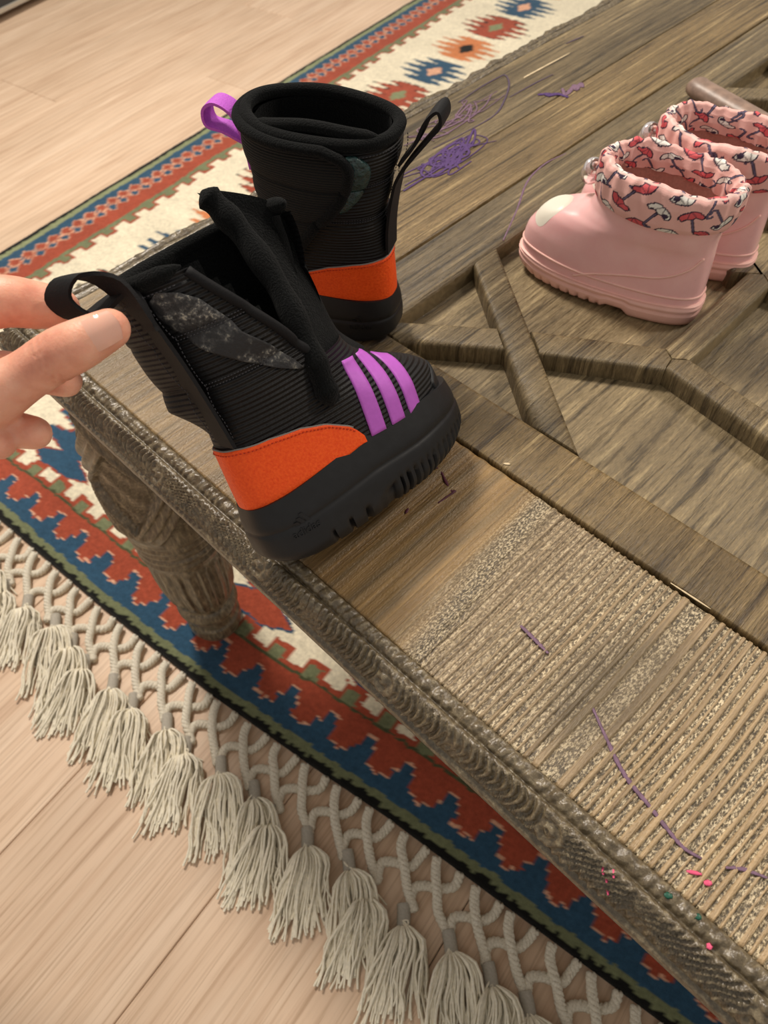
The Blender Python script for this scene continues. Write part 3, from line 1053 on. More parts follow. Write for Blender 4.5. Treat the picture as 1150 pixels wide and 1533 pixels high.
BLKC = lin(24, 24, 28)
M['rib'] = fabric('black_ribbed_fabric', lin(15, 15, 18), .0030, 1, .0005, .55, 0, 0, .4)
M['twill'] = fabric('black_twill', lin(10, 11, 12), .0019, 1, .0004, .8, .03, 25)
M['fleece'] = simple('black_fleece', lin(12, 14, 15), .95, 900, .6, .0016, Specular_IOR_Level=.1, Sheen_Weight=.05)
M['webbing'] = simple('black_webbing', lin(17, 17, 20), .7, 900, .25, .0002, Specular_IOR_Level=.25)
M['rubber'] = simple('black_rubber', lin(21, 22, 25), .48, 120, .25, .0002, Specular_IOR_Level=.4)
M['rubber_logo'] = simple('black_rubber_relief', lin(14, 14, 16), .35)
t = NT('orange_leather')
f = t.noise(t.coords(), 620, 3)
c = t.ramp(f, [(.3, lin(238, 74, 12)), (.7, lin(255, 96, 26))])
M['orange'] = t.out(c, .5, t.bump(f, .0005, .7), Specular_IOR_Level=.35)
M['orange_thread'] = simple('dark_orange_thread', lin(196, 50, 8), .7)
M['purple'] = simple('purple_print', lin(186, 92, 200), .5, 300, .06, .0001)
M['purple_web'] = simple('purple_webbing', lin(190, 84, 206), .6, 900, .15, .0004)
M['thread'] = simple('grey_black_thread', lin(58, 58, 64), .6)
M['grey_edge'] = simple('grey_cut_edge', lin(128, 122, 118), .7)
t = NT('dusty_velcro')
f = t.noise(t.coords(), 420, 5, .7)
f2 = t.noise(t.coords(), 70, 3)
c = t.ramp(f, [(.42, lin(38, 39, 42)), (.56, lin(104, 104, 104)), (.68, lin(214, 208, 190))])
c = t.mix(t.ramp(f2, [(.42, (0, 0, 0, 1)), (.62, (1, 1, 1, 1))]), lin(26, 26, 30), c)
M['velcro'] = t.out(c, .5, t.bump(f, .0006))
M['film'] = simple('crinkled_green_film', lin(30, 58, 58), .2, 240, .6, .002, Specular_IOR_Level=.7)

BL = 0.179
CHK = [.0440, .0425, .0380, .0320, .0245, .0135, .0045]
# z, back x, front x, half width, footness
UPK = [(.014, .0050, .1690, .0345, 1), (.044, .0045, .1700, .0345, 1), (.060, .0050, .1680, .0338, 1), (.069, .0055, .1590, .0328, 1), (.077, .0060, .1460, .0318, .9),
       (.085, .0065, .1310, .0308, .75), (.094, .0075, .1185, .0300, .5), (.106, .0085, .1090, .0300, .25), (.121, .0085, .1040, .0315, .1), (.140, .0065, .1035, .0335, 0),
       (.160, .0020, .1060, .0350, 0), (.185, -.0030, .1100, .0365, 0)]
ZT = .185
ZX = np.linspace(.060, .120, 200)


def sole_out(u):
    """footprint outline by angle, local metres"""
    S = Slices([(0, .0, BL, .0365, 1), (1, .0, BL, .0365, 1)], asym=.17, e=.80)
    P = S.pt(u, 0 * u)
    c = np.cos(u)
    P[..., 0] = np.where(c > 0, BL * (.5 - .5 * np.abs(c) ** .62), P[..., 0])
    return P


def zt_sole(q):        # top line of the sole along the foot (q 0 heel .. 1 toe)
    return np.interp(q, [0, .12, .45, .8, 1], [.0430, .0450, .0525, .0480, .0435])


def zb_sole(q):        # underside, with toe spring and rounded heel
    return np.interp(q, [0, .05, .12, .65, .85, 1], [.0042, .0016, 0, 0, .0028, .0095])


def sole_surface(U, V):
    """U angle, V 0..1 bottom to top"""
    P = sole_out(U)
    q = np.clip(P[..., 0] / BL, 0, 1)
    z = zb_sole(q) + (zt_sole(q) - zb_sole(q)) * V
    cx = BL * .5
    d = np.stack([(P[..., 0] - cx), P[..., 1] * 2.2], -1); d /= np.linalg.norm(d, axis=-1, keepdims=True) + 1e-9
    bul = -.0042 * np.clip(1 - V / .18, 0, 1) ** 2 - .0028 * V ** 2 + .0014 * np.sin(PI * np.clip(V, 0, 1))
    bul = bul - .0009 * np.exp(-((V - .56) / .035) ** 2)
    return P, q, z, d, bul


def black_boot(name, is_open, lean=None, leanx=None):
    mirr = (lambda m: m) if is_open else mirror     # open one is the right boot, closed one the left
    root = empty(name)

    def part(mb, nm, mat, parent=None, smooth=True):
        return mirr(mb).build(nm, M[mat], parent or root, smooth)

    def puff(ph, z):
        # quilted shaft : stuffed bands between stitch lines
        q = np.clip((z - .092) / .02, 0, 1)
        band = np.abs(np.sin(PI * (z - .0935) / .030)) ** .6
        pw = (ph + PI) % (2 * PI) - PI
        sag = .0150 * np.exp(-((pw + .55) / .55) ** 2) * q * np.clip((ZT - z) / .03, 0, 1) if is_open else 0
        return q * (.0028 * band - .0006) + .0006 * q * np.sin(ph * 5 + z * 90) + sag
    S = Slices(UPK, lean, .2, puff)
    if leanx: S.leanx = leanx
    # upper ----------------------------------------------------------------
    zz = np.concatenate([np.arange(.014, .058, .002), np.arange(.058, .104, .0009), np.arange(.104, ZT + .0001, .0012)])
    ph = np.linspace(0, 2 * PI, 120, endpoint=False)
    PH, ZZ = np.meshgrid(ph, zz, indexing='ij')
    mb = MB(); mb.grid(S.pt(PH, ZZ), closed_u=True, uvs=np.stack([PH * .04, ZZ], -1))

    def cut(mb, PHv, ZZv, mg):
        if not is_open: return
        pv, zv = PHv.ravel(), ZZv.ravel()
        gone = (zv > .108 + mg) & (pv > np.interp(zv, [.108, ZT], [1.95, 1.00]) + mg) & (pv < 2.95)
        mb.f = [f for f in mb.f if not all(gone[i] for i in f)]
    cut(mb, PH, ZZ, 0)
    part(mb, 'upper', 'rib')
    # lining ----------------------------------------------------------------
    zl = np.linspace(ZT, .055, 24)
    PH, ZZ = np.meshgrid(ph[::2], zl, indexing='ij')
    zc = np.maximum(ZZ, .092)
    mid = S.pt(PH, zc)
    cx = ((S.xb(zc) + S.xf(zc)) / 2 + S.leanx(zc))[..., None]
    ctr = np.concatenate([cx, (S.lean(zc) + 0 * zc)[..., None], ZZ[..., None]], -1)
    G = ctr + (mid - ctr) * np.where(ZZ > .07, .86, .86 - (.07 - ZZ) * 30)[..., None]
    G[..., 2] = ZZ
    mb = MB(); mb.grid(G, closed_u=True, flip=True)
    cut(mb, PH, ZZ, .0)
    part(mb, 'lining', 'fleece')
    # padded collar ---------------------------------------------------------
    pcs = np.linspace(2.95, 2 * PI + 1.00, 90) if is_open else ph
    pc = S.off(pcs, ZT + 0 * pcs, -.0026)
    pc[:, 2] += .0012 + .0035 * np.cos(pcs) * -1 * .6
    if is_open:          # the loose edge of the opened side runs down to the foot
        zd = np.linspace(ZT - .002, .108, 30)
        pe = S.off(np.interp(zd, [.108, ZT], [1.95, 1.00]), zd, -.0004)
        mb = MB(); mb.tube([tuple(p) for p in pe], .0030, 8); part(mb, 'edge_binding', 'webbing')
    mb = MB(); mb.tube([tuple(p) for p in pc], taper(len(pc), .0048) if is_open else .0046, 12, closed=not is_open)
    part(mb, 'collar', 'fleece')
    # sole -------------------------------------------------------------------
    nU = 420
    u = np.linspace(0, 2 * PI, nU, endpoint=False)
    V = np.concatenate([np.linspace(0, .3, 10), np.linspace(.34, .5, 4), np.linspace(.52, .6, 6), np.linspace(.66, 1, 8)])
    U, VV = np.meshgrid(u, V, indexing='ij')
    P, q, z, d, bul = sole_surface(U, VV)
    arc = np.concatenate([[0], np.cumsum(np.linalg.norm(np.diff(sole_out(u), axis=0), axis=1))])[:, None]
    fore = np.clip((q - .40) / .12, 0, 1)
    per = .0062
    nt_ = np.clip((np.abs(((arc / per) % 1) - .5) - .30) / .07, 0, 1)
    nt_b = np.clip((np.abs(((arc / .0135) % 1) - .5) - .38) / .05, 0, 1) * np.clip((q - .18) / .05, 0, 1)
    hgt = np.where(q > .42, .20 + .12 * fore, .24)
    notch = np.maximum(nt_ * fore, nt_b * (1 - fore)) * np.clip((hgt - VV) / .06, 0, 1)
    bul = bul - .0042 * notch
    G = np.stack([P[..., 0] + d[..., 0] * bul, P[..., 1] + d[..., 1] * bul, z], -1)
    top = G[:, -1:].copy(); top[..., 0] = BL / 2 + (top[..., 0] - BL / 2) * .90; top[..., 1] *= .82
    G = np.concatenate([G, top], 1)
    mb = MB(); mb.grid(G, closed_u=True)
    nv = G.shape[1]
    mb.v.append((BL * .45, 0, .001)); mb.uv.append((0, 0)); c0 = len(mb.v) - 1
    for i in range(nU): mb.f.append((c0, ((i + 1) % nU) * nv, i * nv))
    sole = part(mb, 'sole', 'rubber')
    sharpen(sole, 55)
    # raised brand mark on the outer heel side of the sole
    fc = bpy.data.curves.new('t', 'FONT'); fc.body = 'adidas'; fc.size = .0085; fc.align_x = 'CENTER'; fc.extrude = .0003
    fo = bpy.data.objects.new('t', fc); COL.objects.link(fo)
    dg = bpy.context.evaluated_depsgraph_get(); dg.update()
    tm = bpy.data.meshes.new_from_object(fo.evaluated_get(dg))
    tv = [v.co.copy() for v in tm.vertices]; tf = [tuple(p.vertices) for p in tm.polygons]
    bpy.data.objects.remove(fo); bpy.data.curves.remove(fc)
    for k in range(3):      # three slanted bars of the emblem above the word
        b = len(tv); x0 = -.0052 + .0038 * k; h = .0030 + .0022 * k
        for zq in (0, .0003):
            tv += [Vector((x0 + .0003 * 0, .0078, zq)), Vector((x0 + .0026, .0078, zq)), Vector((x0 + .0026 - h * .55 + 0, .0078 + h, zq)), Vector((x0 - h * .55, .0078 + h, zq))]
        tf += [(b, b + 1, b + 2, b + 3), (b + 4, b + 5, b + 6, b + 7)] + [(b + i, b + (i + 1) % 4, b + 4 + (i + 1) % 4, b + 4 + i) for i in range(4)]
    if not is_open:
        tv = [Vector((-v.x, v.y, v.z)) for v in tv]; tf = [tuple(reversed(f)) for f in tf]
    ua = np.linspace(.2, 1.6, 200); Pa = sole_out(ua)
    al = np.concatenate([[0], np.cumsum(np.linalg.norm(np.diff(Pa, axis=0), axis=1))])
    mb = MB(); out = []
    for v in tv:
        uu = float(np.interp(.030 + v.x * .9, al, ua))
        Vq = .40 + v.y * .8 / .040
        P1, q1, z1, d1, b1 = sole_surface(np.array([uu]), np.array([Vq]))
        o_ = b1[0] + .0004 + v.z
        out.append((P1[0, 0] + d1[0, 0] * o_, P1[0, 1] + d1[0, 1] * o_, z1[0]))
    mb.add(out, tf)
    part(mb, 'sole_lettering', 'rubber', sole, False)
    # heel counter --------------------------------------------------------------
    a = np.linspace(-1, 1, 90); tt = np.linspace(0, 1, 16)
    PH = (a * 1.52)[:, None] * np.ones(16)[None]
    q = (1 - np.cos(PH)) / 2
    z0 = zt_sole(q) - .004
    hh = np.interp(np.abs(PH), [0, .4, .85, 1.15, 1.33, 1.46, 1.52], CHK)
    ZZ = z0 + hh * tt[None]
    hc = part(patch(S, PH, ZZ, .0016), 'heel_counter', 'orange')
    st = [(p, zt_sole((1 - math.cos(p)) / 2) - .004 + float(np.interp(abs(p), [0, .4, .85, 1.15, 1.33, 1.46, 1.52], CHK)) - .0026) for p in np.linspace(-1.47, 1.47, 140)]
    part(stitches(S, st, .0020), 'stitching', 'orange_thread', hc)
    ed = S.off(np.array([p for p, z in st]), np.array([z + .0027 for p, z in st]), .0010)
    mb = MB(); mb.tube([tuple(p) for p in ed], .0007, 5)
    part(mb, 'cut_edge', 'grey_edge', hc)
    # three side stripes (both sides) --------------------------------------------
    for side in (1, -1):
        for k in range(3):
            x0 = .0975 + .0165 * k
            aa = np.linspace(-.5, .5, 7); tt = np.linspace(0, 1, 22)
            A, T = np.meshgrid(aa, tt, indexing='ij')
            xx = x0 + A * .0112 + T * .004 - .004
            zmaxs = np.minimum(np.interp(-xx, -S.xf(ZX), ZX), .099 - (xx - .095) * .2) - .0016
            z0 = zt_sole(xx / BL) - .003
            ZZ = z0 + (zmaxs - z0) * T
            PH = S.phi_at(xx, ZZ, side)
            part(patch(S, PH, ZZ, .0008), 'side_stripe', 'purple')
    # toe guard -------------------------------------------------------------------
    aa = np.linspace(-1, 1, 40); tt = np.linspace(0, 1, 10)
    A, T = np.meshgrid(aa, tt, indexing='ij')
    PH = PI + A * .62
    q = (1 - np.cos(PH)) / 2
    z0 = zt_sole(q) - .004
    ZZ = z0 + T * (.0205 - .012 * A ** 2)
    part(patch(S, PH, ZZ, .0014), 'toe_guard', 'rubber')
    # heel pull loop ----------------------------------------------------------------
    wv = .0100

    def strap(center, width_dirs, nm, mat, th=.0011, w=wv):
        C = spline(center, 44)
        Wd = np.array([Vector(x).normalized() for x in spline(width_dirs, 44)])
        T = np.gradient(C, axis=0); T /= np.linalg.norm(T, axis=1)[:, None]
        Nn = np.cross(T, Wd); Nn /= np.linalg.norm(Nn, axis=1)[:, None]
        ring = [C + Wd * w + Nn * th, C + Wd * w * 0 + Nn * th * 1.25, C - Wd * w + Nn * th, C - Wd * w - Nn * th, C - Nn * th * 1.25, C + Wd * w - Nn * th]
        mb = MB(); mb.grid(np.stack(ring, 1), closed_v=True)
        n = len(ring)
        mb.f.append(tuple(reversed(range(n)))); mb.f.append(tuple((43) * n + i for i in range(n)))
        return sharpen(part(mb, nm, mat), 50)
    PB = .30 if is_open else 0.0
    B = lambda z, d=.0022: S.off(np.array([PB]), np.array([z]), d)[0]
    tp = B(ZT)
    k_ = 1.4
    o_ = lambda x, y, z: tp + np.array([x, y, z]) * k_
    if is_open:
        loop = [B(.086, .0012), B(.110), B(.138), B(ZT - .018), o_(-.004, .003, .006), o_(-.014, .010, .012), o_(-.0195, .016, .006), o_(-.014, .013, -.003), o_(.001, .004, .000), B(ZT - .022, .0036)]
    else:
        loop = [B(.086, .0012), B(.110), B(.138, .004), B(ZT - .026, .006), o_(-.015, 0, .002), o_(-.0205, 0, .010), o_(-.019, 0, .0165), o_(-.013, 0, .010), o_(-.008, 0, -.002), B(ZT - .020, .0035)]
    wd = [(0, 1, 0)] * 4 + ([(-.35, 1, .1)] * 4 if is_open else [(0, 1, 0)] * 4) + [(0, 1, 0)] * 2
    strap(loop, wd, 'heel_loop', 'webbing')
    sl = part(stitches(S, [(PB + .17, z) for z in np.linspace(.090, ZT - .004, 30)], .0032), 'stitching', 'thread')
    part(stitches(S, [(PB - .17, z) for z in np.linspace(.090, ZT - .004, 30)], .0032), 'stitching', 'thread')
    # purple tongue loop at the front of the shaft (hidden behind the opened flap on the held boot)
    Fp = lambda z, d: S.off(np.array([PI]), np.array([z]), d)[0]
    tf_ = Fp(ZT, .004)
    if not is_open: strap([Fp(ZT - .046, .0065), Fp(ZT - .024, .0068), tf_ + [.005, 0, -.003], tf_ + [.018, 0, .005], tf_ + [.028, 0, -.001], tf_ + [.028, 0, -.013], tf_ + [.015, 0, -.016], Fp(ZT - .022, .0070)], [(0, 1, 0)] * 8, 'tongue_loop', 'purple_web', w=.0078)
    # stitched seams round the shaft
    for z in (.1220, .1250, .1520, .1550):
        part(stitches(S, [(p, z) for p in np.linspace(.45 if is_open else .22, 1.35 if is_open else 1.9, 60)], .0016, .0011, .0003), 'stitching', 'thread')
    part(stitches(S, [(p, ZT - .006) for p in np.linspace(.45 if is_open else .22, .9 if is_open else 2.6, 80)], .0018, .0014, .0003), 'stitching', 'thread')
    # front flap ------------------------------------------------------------------------
    if not is_open:
        zq = np.linspace(.066, ZT + .002, 70)
        # edge of the flap on the outer side: phi as function of height (S-curve)
        ec0 = curve1([(0, 1.64), (.15, 1.68), (.29, 1.64), (.43, 1.50), (.58, 1.22), (.75, 1.02), (.88, 1.00), (.95, 1.10), (1.02, 1.38)])
        ec = lambda z: ec0((np.asarray(z) - .066) / (ZT - .066))
        aa = np.linspace(0, 1, 60)
        PE = ec(zq)
        PH = PE[None] + (PI + 1.0 - PE[None]) * aa[:, None]
        ZZ = np.ones((60, 1)) * zq[None]
        ridge = .0032 + .0022 * np.clip(1 - aa[:, None] / .03, 0, 1) + .0016 * np.abs(np.sin(PI * (ZZ - .07) / .036)) ** .7
        G = S.off(PH, ZZ, ridge)
        B0 = S.off(PH[:1], ZZ[:1], -.001); B1 = S.off(PH[-1:], ZZ[-1:], -.002)
        G = np.concatenate([B0, G, B1], 0)
        uv = np.stack([np.concatenate([PH[:1], PH, PH[-1:]]) * .04, np.concatenate([ZZ[:1], ZZ, ZZ[-1:]])], -1)
        mb = MB(); mb.grid(G, uvs=uv)
        fl = part(mb, 'flap', 'twill')
        pa = np.linspace(PI + 1.0, 1.32, 60)
        pe = S.off(pa, ZT + 0 * pa, .0040)
        pe[:, 2] += .0015 + .0035 * np.cos(pa) * -.6
        zdn = np.linspace(ZT - .006, .066, 60)
        pe2 = S.off(ec(zdn), zdn, .0042)
        pe = np.concatenate([pe, pe2])
        mb = MB(); mb.tube([tuple(p) for p in pe], taper(len(pe), .0042), 10)
        part(mb, 'piping', 'fleece', fl)
        # inner overlap rolled edge seen in the opening
        pa = np.linspace(.45, 2.5, 40)
        pe = S.off(pa, ZT + 0 * pa, -.0035 - .0085 * np.sin(PI * (pa - .45) / 2.05))
        pe[:, 2] += .001 + .003 * np.sin(PI * (pa - .45) / 2.05)
        mb = MB(); mb.tube([tuple(p) for p in pe], taper(len(pe), .0044), 10)
        part(mb, 'inner_flap', 'fleece')
        # crinkled film patch beside the flap edge
        A, T = np.meshgrid(np.linspace(-1, 1, 12), np.linspace(0, 1, 26), indexing='ij')
        zc = ZT - .005 - T * .046
        PH = ec(zc) - .16 + A * (.19 * np.sin(PI * np.clip(T * .93 + .05, 0, 1)) ** .6)
        part(patch(S, PH, zc, .0028, crown=.002), 'fastener_film', 'film')
    else:
        # dusty fastener strip on the outer side of the shaft
        A, T = np.meshgrid(np.linspace(-1, 1, 16), np.linspace(0, 1, 50), indexing='ij')
        zc = ZT - .006 - T * .070
        wdt = np.interp(T, [0, .05, .15, .4, .7, .9, 1], [.0, .19, .29, .29, .21, .11, 0.02])
        PH = np.interp(T, [0, .5, 1], [.62, .95, 1.66]) + A * wdt
        part(patch(S, PH, zc, .0010), 'fastener_strip', 'velcro')
        # opened flap standing up off the front: slab hinged along the front of the shaft
        hin = [Fp(.088, .001), Fp(.110, .001), Fp(.135, .001), Fp(.160, .001), Fp(.180, .001)]
        FLAP_EDGE = [(.070, -.0335, .0800), (.072, -.031, .100), (.0745, -.026, .122), (.079, -.013, .153), (.080, .002, .182), (.0765, .010, .201), (.073, .014, .212)]
        H = spline([tuple(h) for h in hin], 40); E = spline(FLAP_EDGE, 40)
        aa = np.linspace(0, 1, 14)[:, None, None]
        mid = H[None] * (1 - aa) + E[None] * aa
        mid[..., 0] += .008 * np.sin(PI * aa[..., 0]) 
        for sgn, nm, mt in ((1, 'flap', 'fleece'), (-1, 'flap_lining', 'fleece')):
            G = mid.copy(); G[..., 0] += sgn * .0030
            mb = MB(); mb.grid(G, uvs=np.stack([aa[..., 0] * .04 + 0 * G[..., 0], G[..., 2]], -1), flip=(sgn < 0))
            fo_ = part(mb, nm, mt)
            if sgn > 0: flap = fo_
        mb = MB(); mb.tube([tuple(p) for p in E], [q * (1 + .1 * math.sin(k * .9)) for k, q in enumerate(taper(40, .0074, 3))], 12)
        part(mb, 'piping', 'fleece', flap)
    return root


rb = black_boot('snow_boot', True)
rb.location = (0.3340, 0.0060, TZ + 0.0194)
rb.rotation_euler = (math.radians(-30), math.radians(3), math.radians(89))
rb.scale = (.86,) * 3
tag(rb, 'open black child snow boot with orange heel, held upright by its loop', 'boot', 'black snow boots')
lb = black_boot('snow_boot', False)
ang = math.atan2(-.42, -.908)
lb.location = (0.236, 0.211, TZ + 0.0006); lb.rotation_euler = (0, 0, ang)
lb.scale = (.86, .86, .79)
tag(lb, 'closed black child snow boot with purple front loop, standing behind the held one', 'boot', 'black snow boots')
# ================================================================== PINK RAIN BOOTS
t = NT('pink_rubber')
f = t.noise(t.coords(), 45, 4, .6)
c = t.ramp(f, [(.3, lin(248, 190, 190)), (.7, lin(254, 204, 202))])
sm = t.noise(t.coords(), 160, 4, .7)
c = t.mix(t.ramp(sm, [(.68, (0, 0, 0, 1)), (.80, (.5, .5, .5, 1))]), c, lin(196, 128, 124))
M['pink'] = t.out(c, .26, t.bump(f, .0002), Specular_IOR_Level=.5, Coat_Weight=.25, Coat_Roughness=.15, Subsurface_Weight=.08, Subsurface_Radius=(.01, .004, .003))
M['pink_sole'] = simple('salmon_rubber', lin(250, 198, 186), .45, 60, .06, .0002)
M['pink_lining'] = simple('rose_lining', lin(190, 140, 128), .9, 500, .15, .0005)
M['patch_white'] = simple('cream_patch', lin(240, 234, 218), .4)
M['patch_pink'] = simple('rose_patch', lin(226, 96, 138), .4)
M['clear'] = NT('clear_plastic').out(lin(238, 222, 222), .12, Transmission_Weight=.75, IOR=1.45)
M['metal'] = simple('steel', lin(170, 165, 160), .25, Metallic=1.0)
t = NT('printed_cotton')
at = t.n('ShaderNodeAttribute', attribute_name='Col')
f = t.noise(t.coords(), 1400, 2)
M['print'] = t.out(at.outputs['Color'], .7, t.bump(f, .0002), Specular_IOR_Level=.25)

RL = .150
RK = [(.006, .0030, .1470, .0290, 1), (.018, .0025, .1480, .0295, 1), (.028, .0030, .1475, .0292, 1), (.038, .0035, .1455, .0286, 1), (.046, .0040, .1405, .0278, .95), (.0535, .0045, .1340, .0270, .85),
      (.0590, .0050, .1230, .0266, .65), (.0640, .0053, .1085, .0268, .4), (.071, .0050, .0995, .0272, .2), (.083, .0030, .0960, .0280, .05), (.100, .0010, .0960, .0278, 0), (.118, .0000, .0965, .0272, 0)]
CUF0, CUF1 = .0785, .1060


def seg_d(px, py, ax, ay, bx, by):
    dx, dy = bx - ax, by - ay
    tt = np.clip(((px - ax) * dx + (py - ay) * dy) / (dx * dx + dy * dy), 0, 1)
    return np.hypot(px - ax - tt * dx, py - ay - tt * dy)


def umbrella_print(U, V, seed):
    """U, V metres on the cloth -> rgb"""
    pink = np.array(lin(242, 190, 182)[:3]); dark = np.array(lin(58, 46, 66)[:3]); cor = np.array(lin(222, 98, 104)[:3]); wht = np.array(lin(244, 240, 232)[:3]); hnd = np.array(lin(104, 96, 122)[:3])
    C = np.empty(U.shape + (3,)); C[:] = pink
    r = random.Random(seed)
    px_, py_ = .0190, .0175
    for i in range(-1, 22):
        for j in range(-1, 6):
            cx = (i + .5 * (j % 2)) * px_ + r.uniform(-.0012, .0012); cy = j * py_ * .86 + r.uniform(-.001, .001)
            kind = (i + j) % 2
            an = r.choice([-.5, .35, .5, -.4, 2.6, -2.7]) + r.uniform(-.2, .2)
            m = (np.abs(U - cx) < .014) & (np.abs(V - cy) < .014)
            if not m.any(): continue
            du, dv = U[m] - cx, V[m] - cy
            x = (du * math.cos(an) + dv * math.sin(an)) / .0070; y = (-du * math.sin(an) + dv * math.cos(an)) / .0070
            c = C[m]
            h = np.minimum(seg_d(x, y, 0, .3, 0, -1.45), np.abs(np.hypot(x - .28, y + 1.45) - .28) + 10 * (y > -1.45))
            c[h < .13] = dark; c[h < .065] = hnd
            dome = (x * x / 1.25 + (y + .05) ** 2 / 1.0 < 1) & (y > -.10 + .16 * np.abs(np.sin(x * PI * 1.35)))
            dome_in = (x * x / 1.0 + (y + .05) ** 2 / .76 < 1) & (y > .04 + .16 * np.abs(np.sin(x * PI * 1.35)))
            c[dome] = dark
            c[dome_in] = cor if kind else wht
            rib = dome_in & ((np.abs(x - .42 * (1 - y)) < .06) | (np.abs(x + .42 * (1 - y)) < .06))
            c[rib] = dark * .6 + (cor if kind else wht) * .4
            if not kind:      # dark bow dot on the pale ones
                c[(np.hypot(x - .55, y - .25) < .26)] = dark * 1.3
            C[m] = c
    return C


def rain_boot(seed):
    root = empty('rain_boot')

    def lean(z): return 0 * z
    S = Slices(RK, None, .16, None, .86)
    ph = np.linspace(0, 2 * PI, 112, endpoint=False)
    zz = np.concatenate([np.arange(.010, .036, .0016), np.arange(.036, .078, .0008), np.arange(.078, .1045, .0015)])
    PH, ZZ = np.meshgrid(ph, zz, indexing='ij')
    mb = MB(); mb.grid(S.pt(PH, ZZ), closed_u=True, uvs=np.stack([PH * .04, ZZ], -1))
    mb.build('body', M['pink'], root)
    # sole with foxing band, tread blocks and heel
    u = np.linspace(0, 2 * PI, 360, endpoint=False)
    O = Slices([(0, .0, RL, .0308, 1), (1, .0, RL, .0308, 1)], asym=.15, e=.82)
    V = np.array([0, .06, .2, .36, .44, .5, .56, .62, .70, .80, .86, .90, .95, 1.0])
    U, VV = np.meshgrid(u, V, indexing='ij')
    P = O.pt(U, 0 * U)
    q = np.clip(P[..., 0] / RL, 0, 1)
    zb = np.interp(q, [0, .30, .335, .42, .45, .85, 1], [0, 0, .0042, .0042, .0014, .0018, .0068])
    ztop = np.interp(q, [0, .3, .8, 1], [.0190, .0180, .0185, .0205])
    z = zb + (ztop - zb) * VV
    d = np.stack([P[..., 0] - RL / 2, P[..., 1] * 2.2], -1); d /= np.linalg.norm(d, axis=-1, keepdims=True) + 1e-9
    bul = np.interp(VV, V, [-.0045, -.0022, -.0010, -.0006, -.0004, -.0003, -.0013, -.0013, -.0002, .0000, -.0014, -.0016, -.0003, -.0030])
    arc = np.concatenate([[0], np.cumsum(np.linalg.norm(np.diff(O.pt(u, 0 * u), axis=0), axis=1))])[:, None]
    nt_ = np.clip((np.abs(((arc / .0085) % 1) - .5) - .34) / .06, 0, 1) * np.clip((q - .44) / .04, 0, 1) * np.clip((.30 - VV) / .08, 0, 1)
    bul = bul - .0022 * nt_
    G = np.stack([P[..., 0] + d[..., 0] * bul, P[..., 1] + d[..., 1] * bul, z], -1)
    top = G[:, -1:].copy(); top[..., 0] = RL / 2 + (top[..., 0] - RL / 2) * .9; top[..., 1] *= .82
    G = np.concatenate([G, top], 1)
    mb = MB(); mb.grid(G, closed_u=True)
    nv = G.shape[1]; n = len(u)
    mb.v.append((RL * .45, 0, .002)); mb.uv.append((0, 0)); c0 = len(mb.v) - 1
    for i in range(n): mb.f.append((c0, ((i + 1) % n) * nv, i * nv))
    sharpen(mb.build('sole', M['pink_sole'], root), 60)
    # raised seam: sole bead and heel counter line
    for side in (1, -1):
        pts = [(.62, .0205), (.52, .0275), (.36, .0345), (.20, .0395), (.10, .0480), (.055, .0575)]
        pz = spline([(a, b, 0) for a, b in pts], 50)
        P3 = S.off(S.phi_at(pz[:, 0] * RL, pz[:, 1], side), pz[:, 1], .0002)
        mb = MB(); mb.tube([tuple(p) for p in P3], .0009, 6)
        mb.build('heel_seam', M['pink_sole'], root)
    for zq, r in ((.0245, .0010),):
        P3 = S.off(ph, zq + 0 * ph + .002 * np.clip(np.cos(ph) * -1, 0, 1), .0000)
        mb = MB(); mb.tube([tuple(p) for p in P3], r, 6, closed=True)
        mb.build('rand_bead', M['pink_sole'], root)
    # plain cream oval badge on the toe cap
    A, T = np.meshgrid(np.linspace(0, 2 * PI, 40, endpoint=False), np.linspace(0, 1, 8), indexing='ij')
    cx, cy = .1270, .0065
    X = cx + .0125 * T * np.cos(A); Y = cy + .0150 * T * np.sin(A)
    zl = np.linspace(.030, .075, 400)
    phg = np.linspace(PI * .35, PI * 1.65, 400)
    PP, ZQ = np.meshgrid(phg, zl, indexing='ij')
    SP = S.pt(PP, ZQ).reshape(-1, 3)
    Zs = np.empty(X.shape)
    for i in range(X.shape[0]):
        for j in range(X.shape[1]):
            dd = (SP[:, 0] - X[i, j]) ** 2 + (SP[:, 1] - Y[i, j]) ** 2
            k = np.argpartition(dd, 6)[:6]
            Zs[i, j] = SP[k, 2].max()
    G = np.stack([X, Y, Zs + .0007 - .0008 * (T > .99)], -1)
    mb = MB(); mb.grid(G, closed_u=True)
    mb.build('toe_badge', M['patch_white'], root)
    # cuff of printed cloth: outside band, gathered top edge, turned inside ------
    nu, nv = 640, 84
    uu = np.linspace(0, 2 * PI, nu, endpoint=False)
    vv = np.linspace(0, 1, nv)
    U, VV = np.meshgrid(uu, vv, indexing='ij')
    gat = .6 * (.55 * np.sin(17 * U + seed) + .35 * np.sin(29 * U + 2 * seed) + .3 * np.sin(41 * U + seed * 3))
    # v: 0..0.46 outside going up, 0.46..0.56 rolled edge, 0.56..1 inside going down
    zc = np.interp(VV, [0, .03, .46, .52, .56, .62, 1], [CUF0, CUF0 + .0003, CUF1 - .001, CUF1 + .0012, CUF1 + .0004, CUF1 - .003, CUF1 - .017])
    off = np.interp(VV, [0, .03, .10, .30, .44, .50, .56, .64, .80, 1], [.0000, .0022, .0034, .0040, .0030, .0004, -.0032, -.0056, -.0070, -.0062])
    edge = np.exp(-((VV - .52) / .14) ** 2)
    base = np.exp(-((VV - .02) / .10) ** 2)
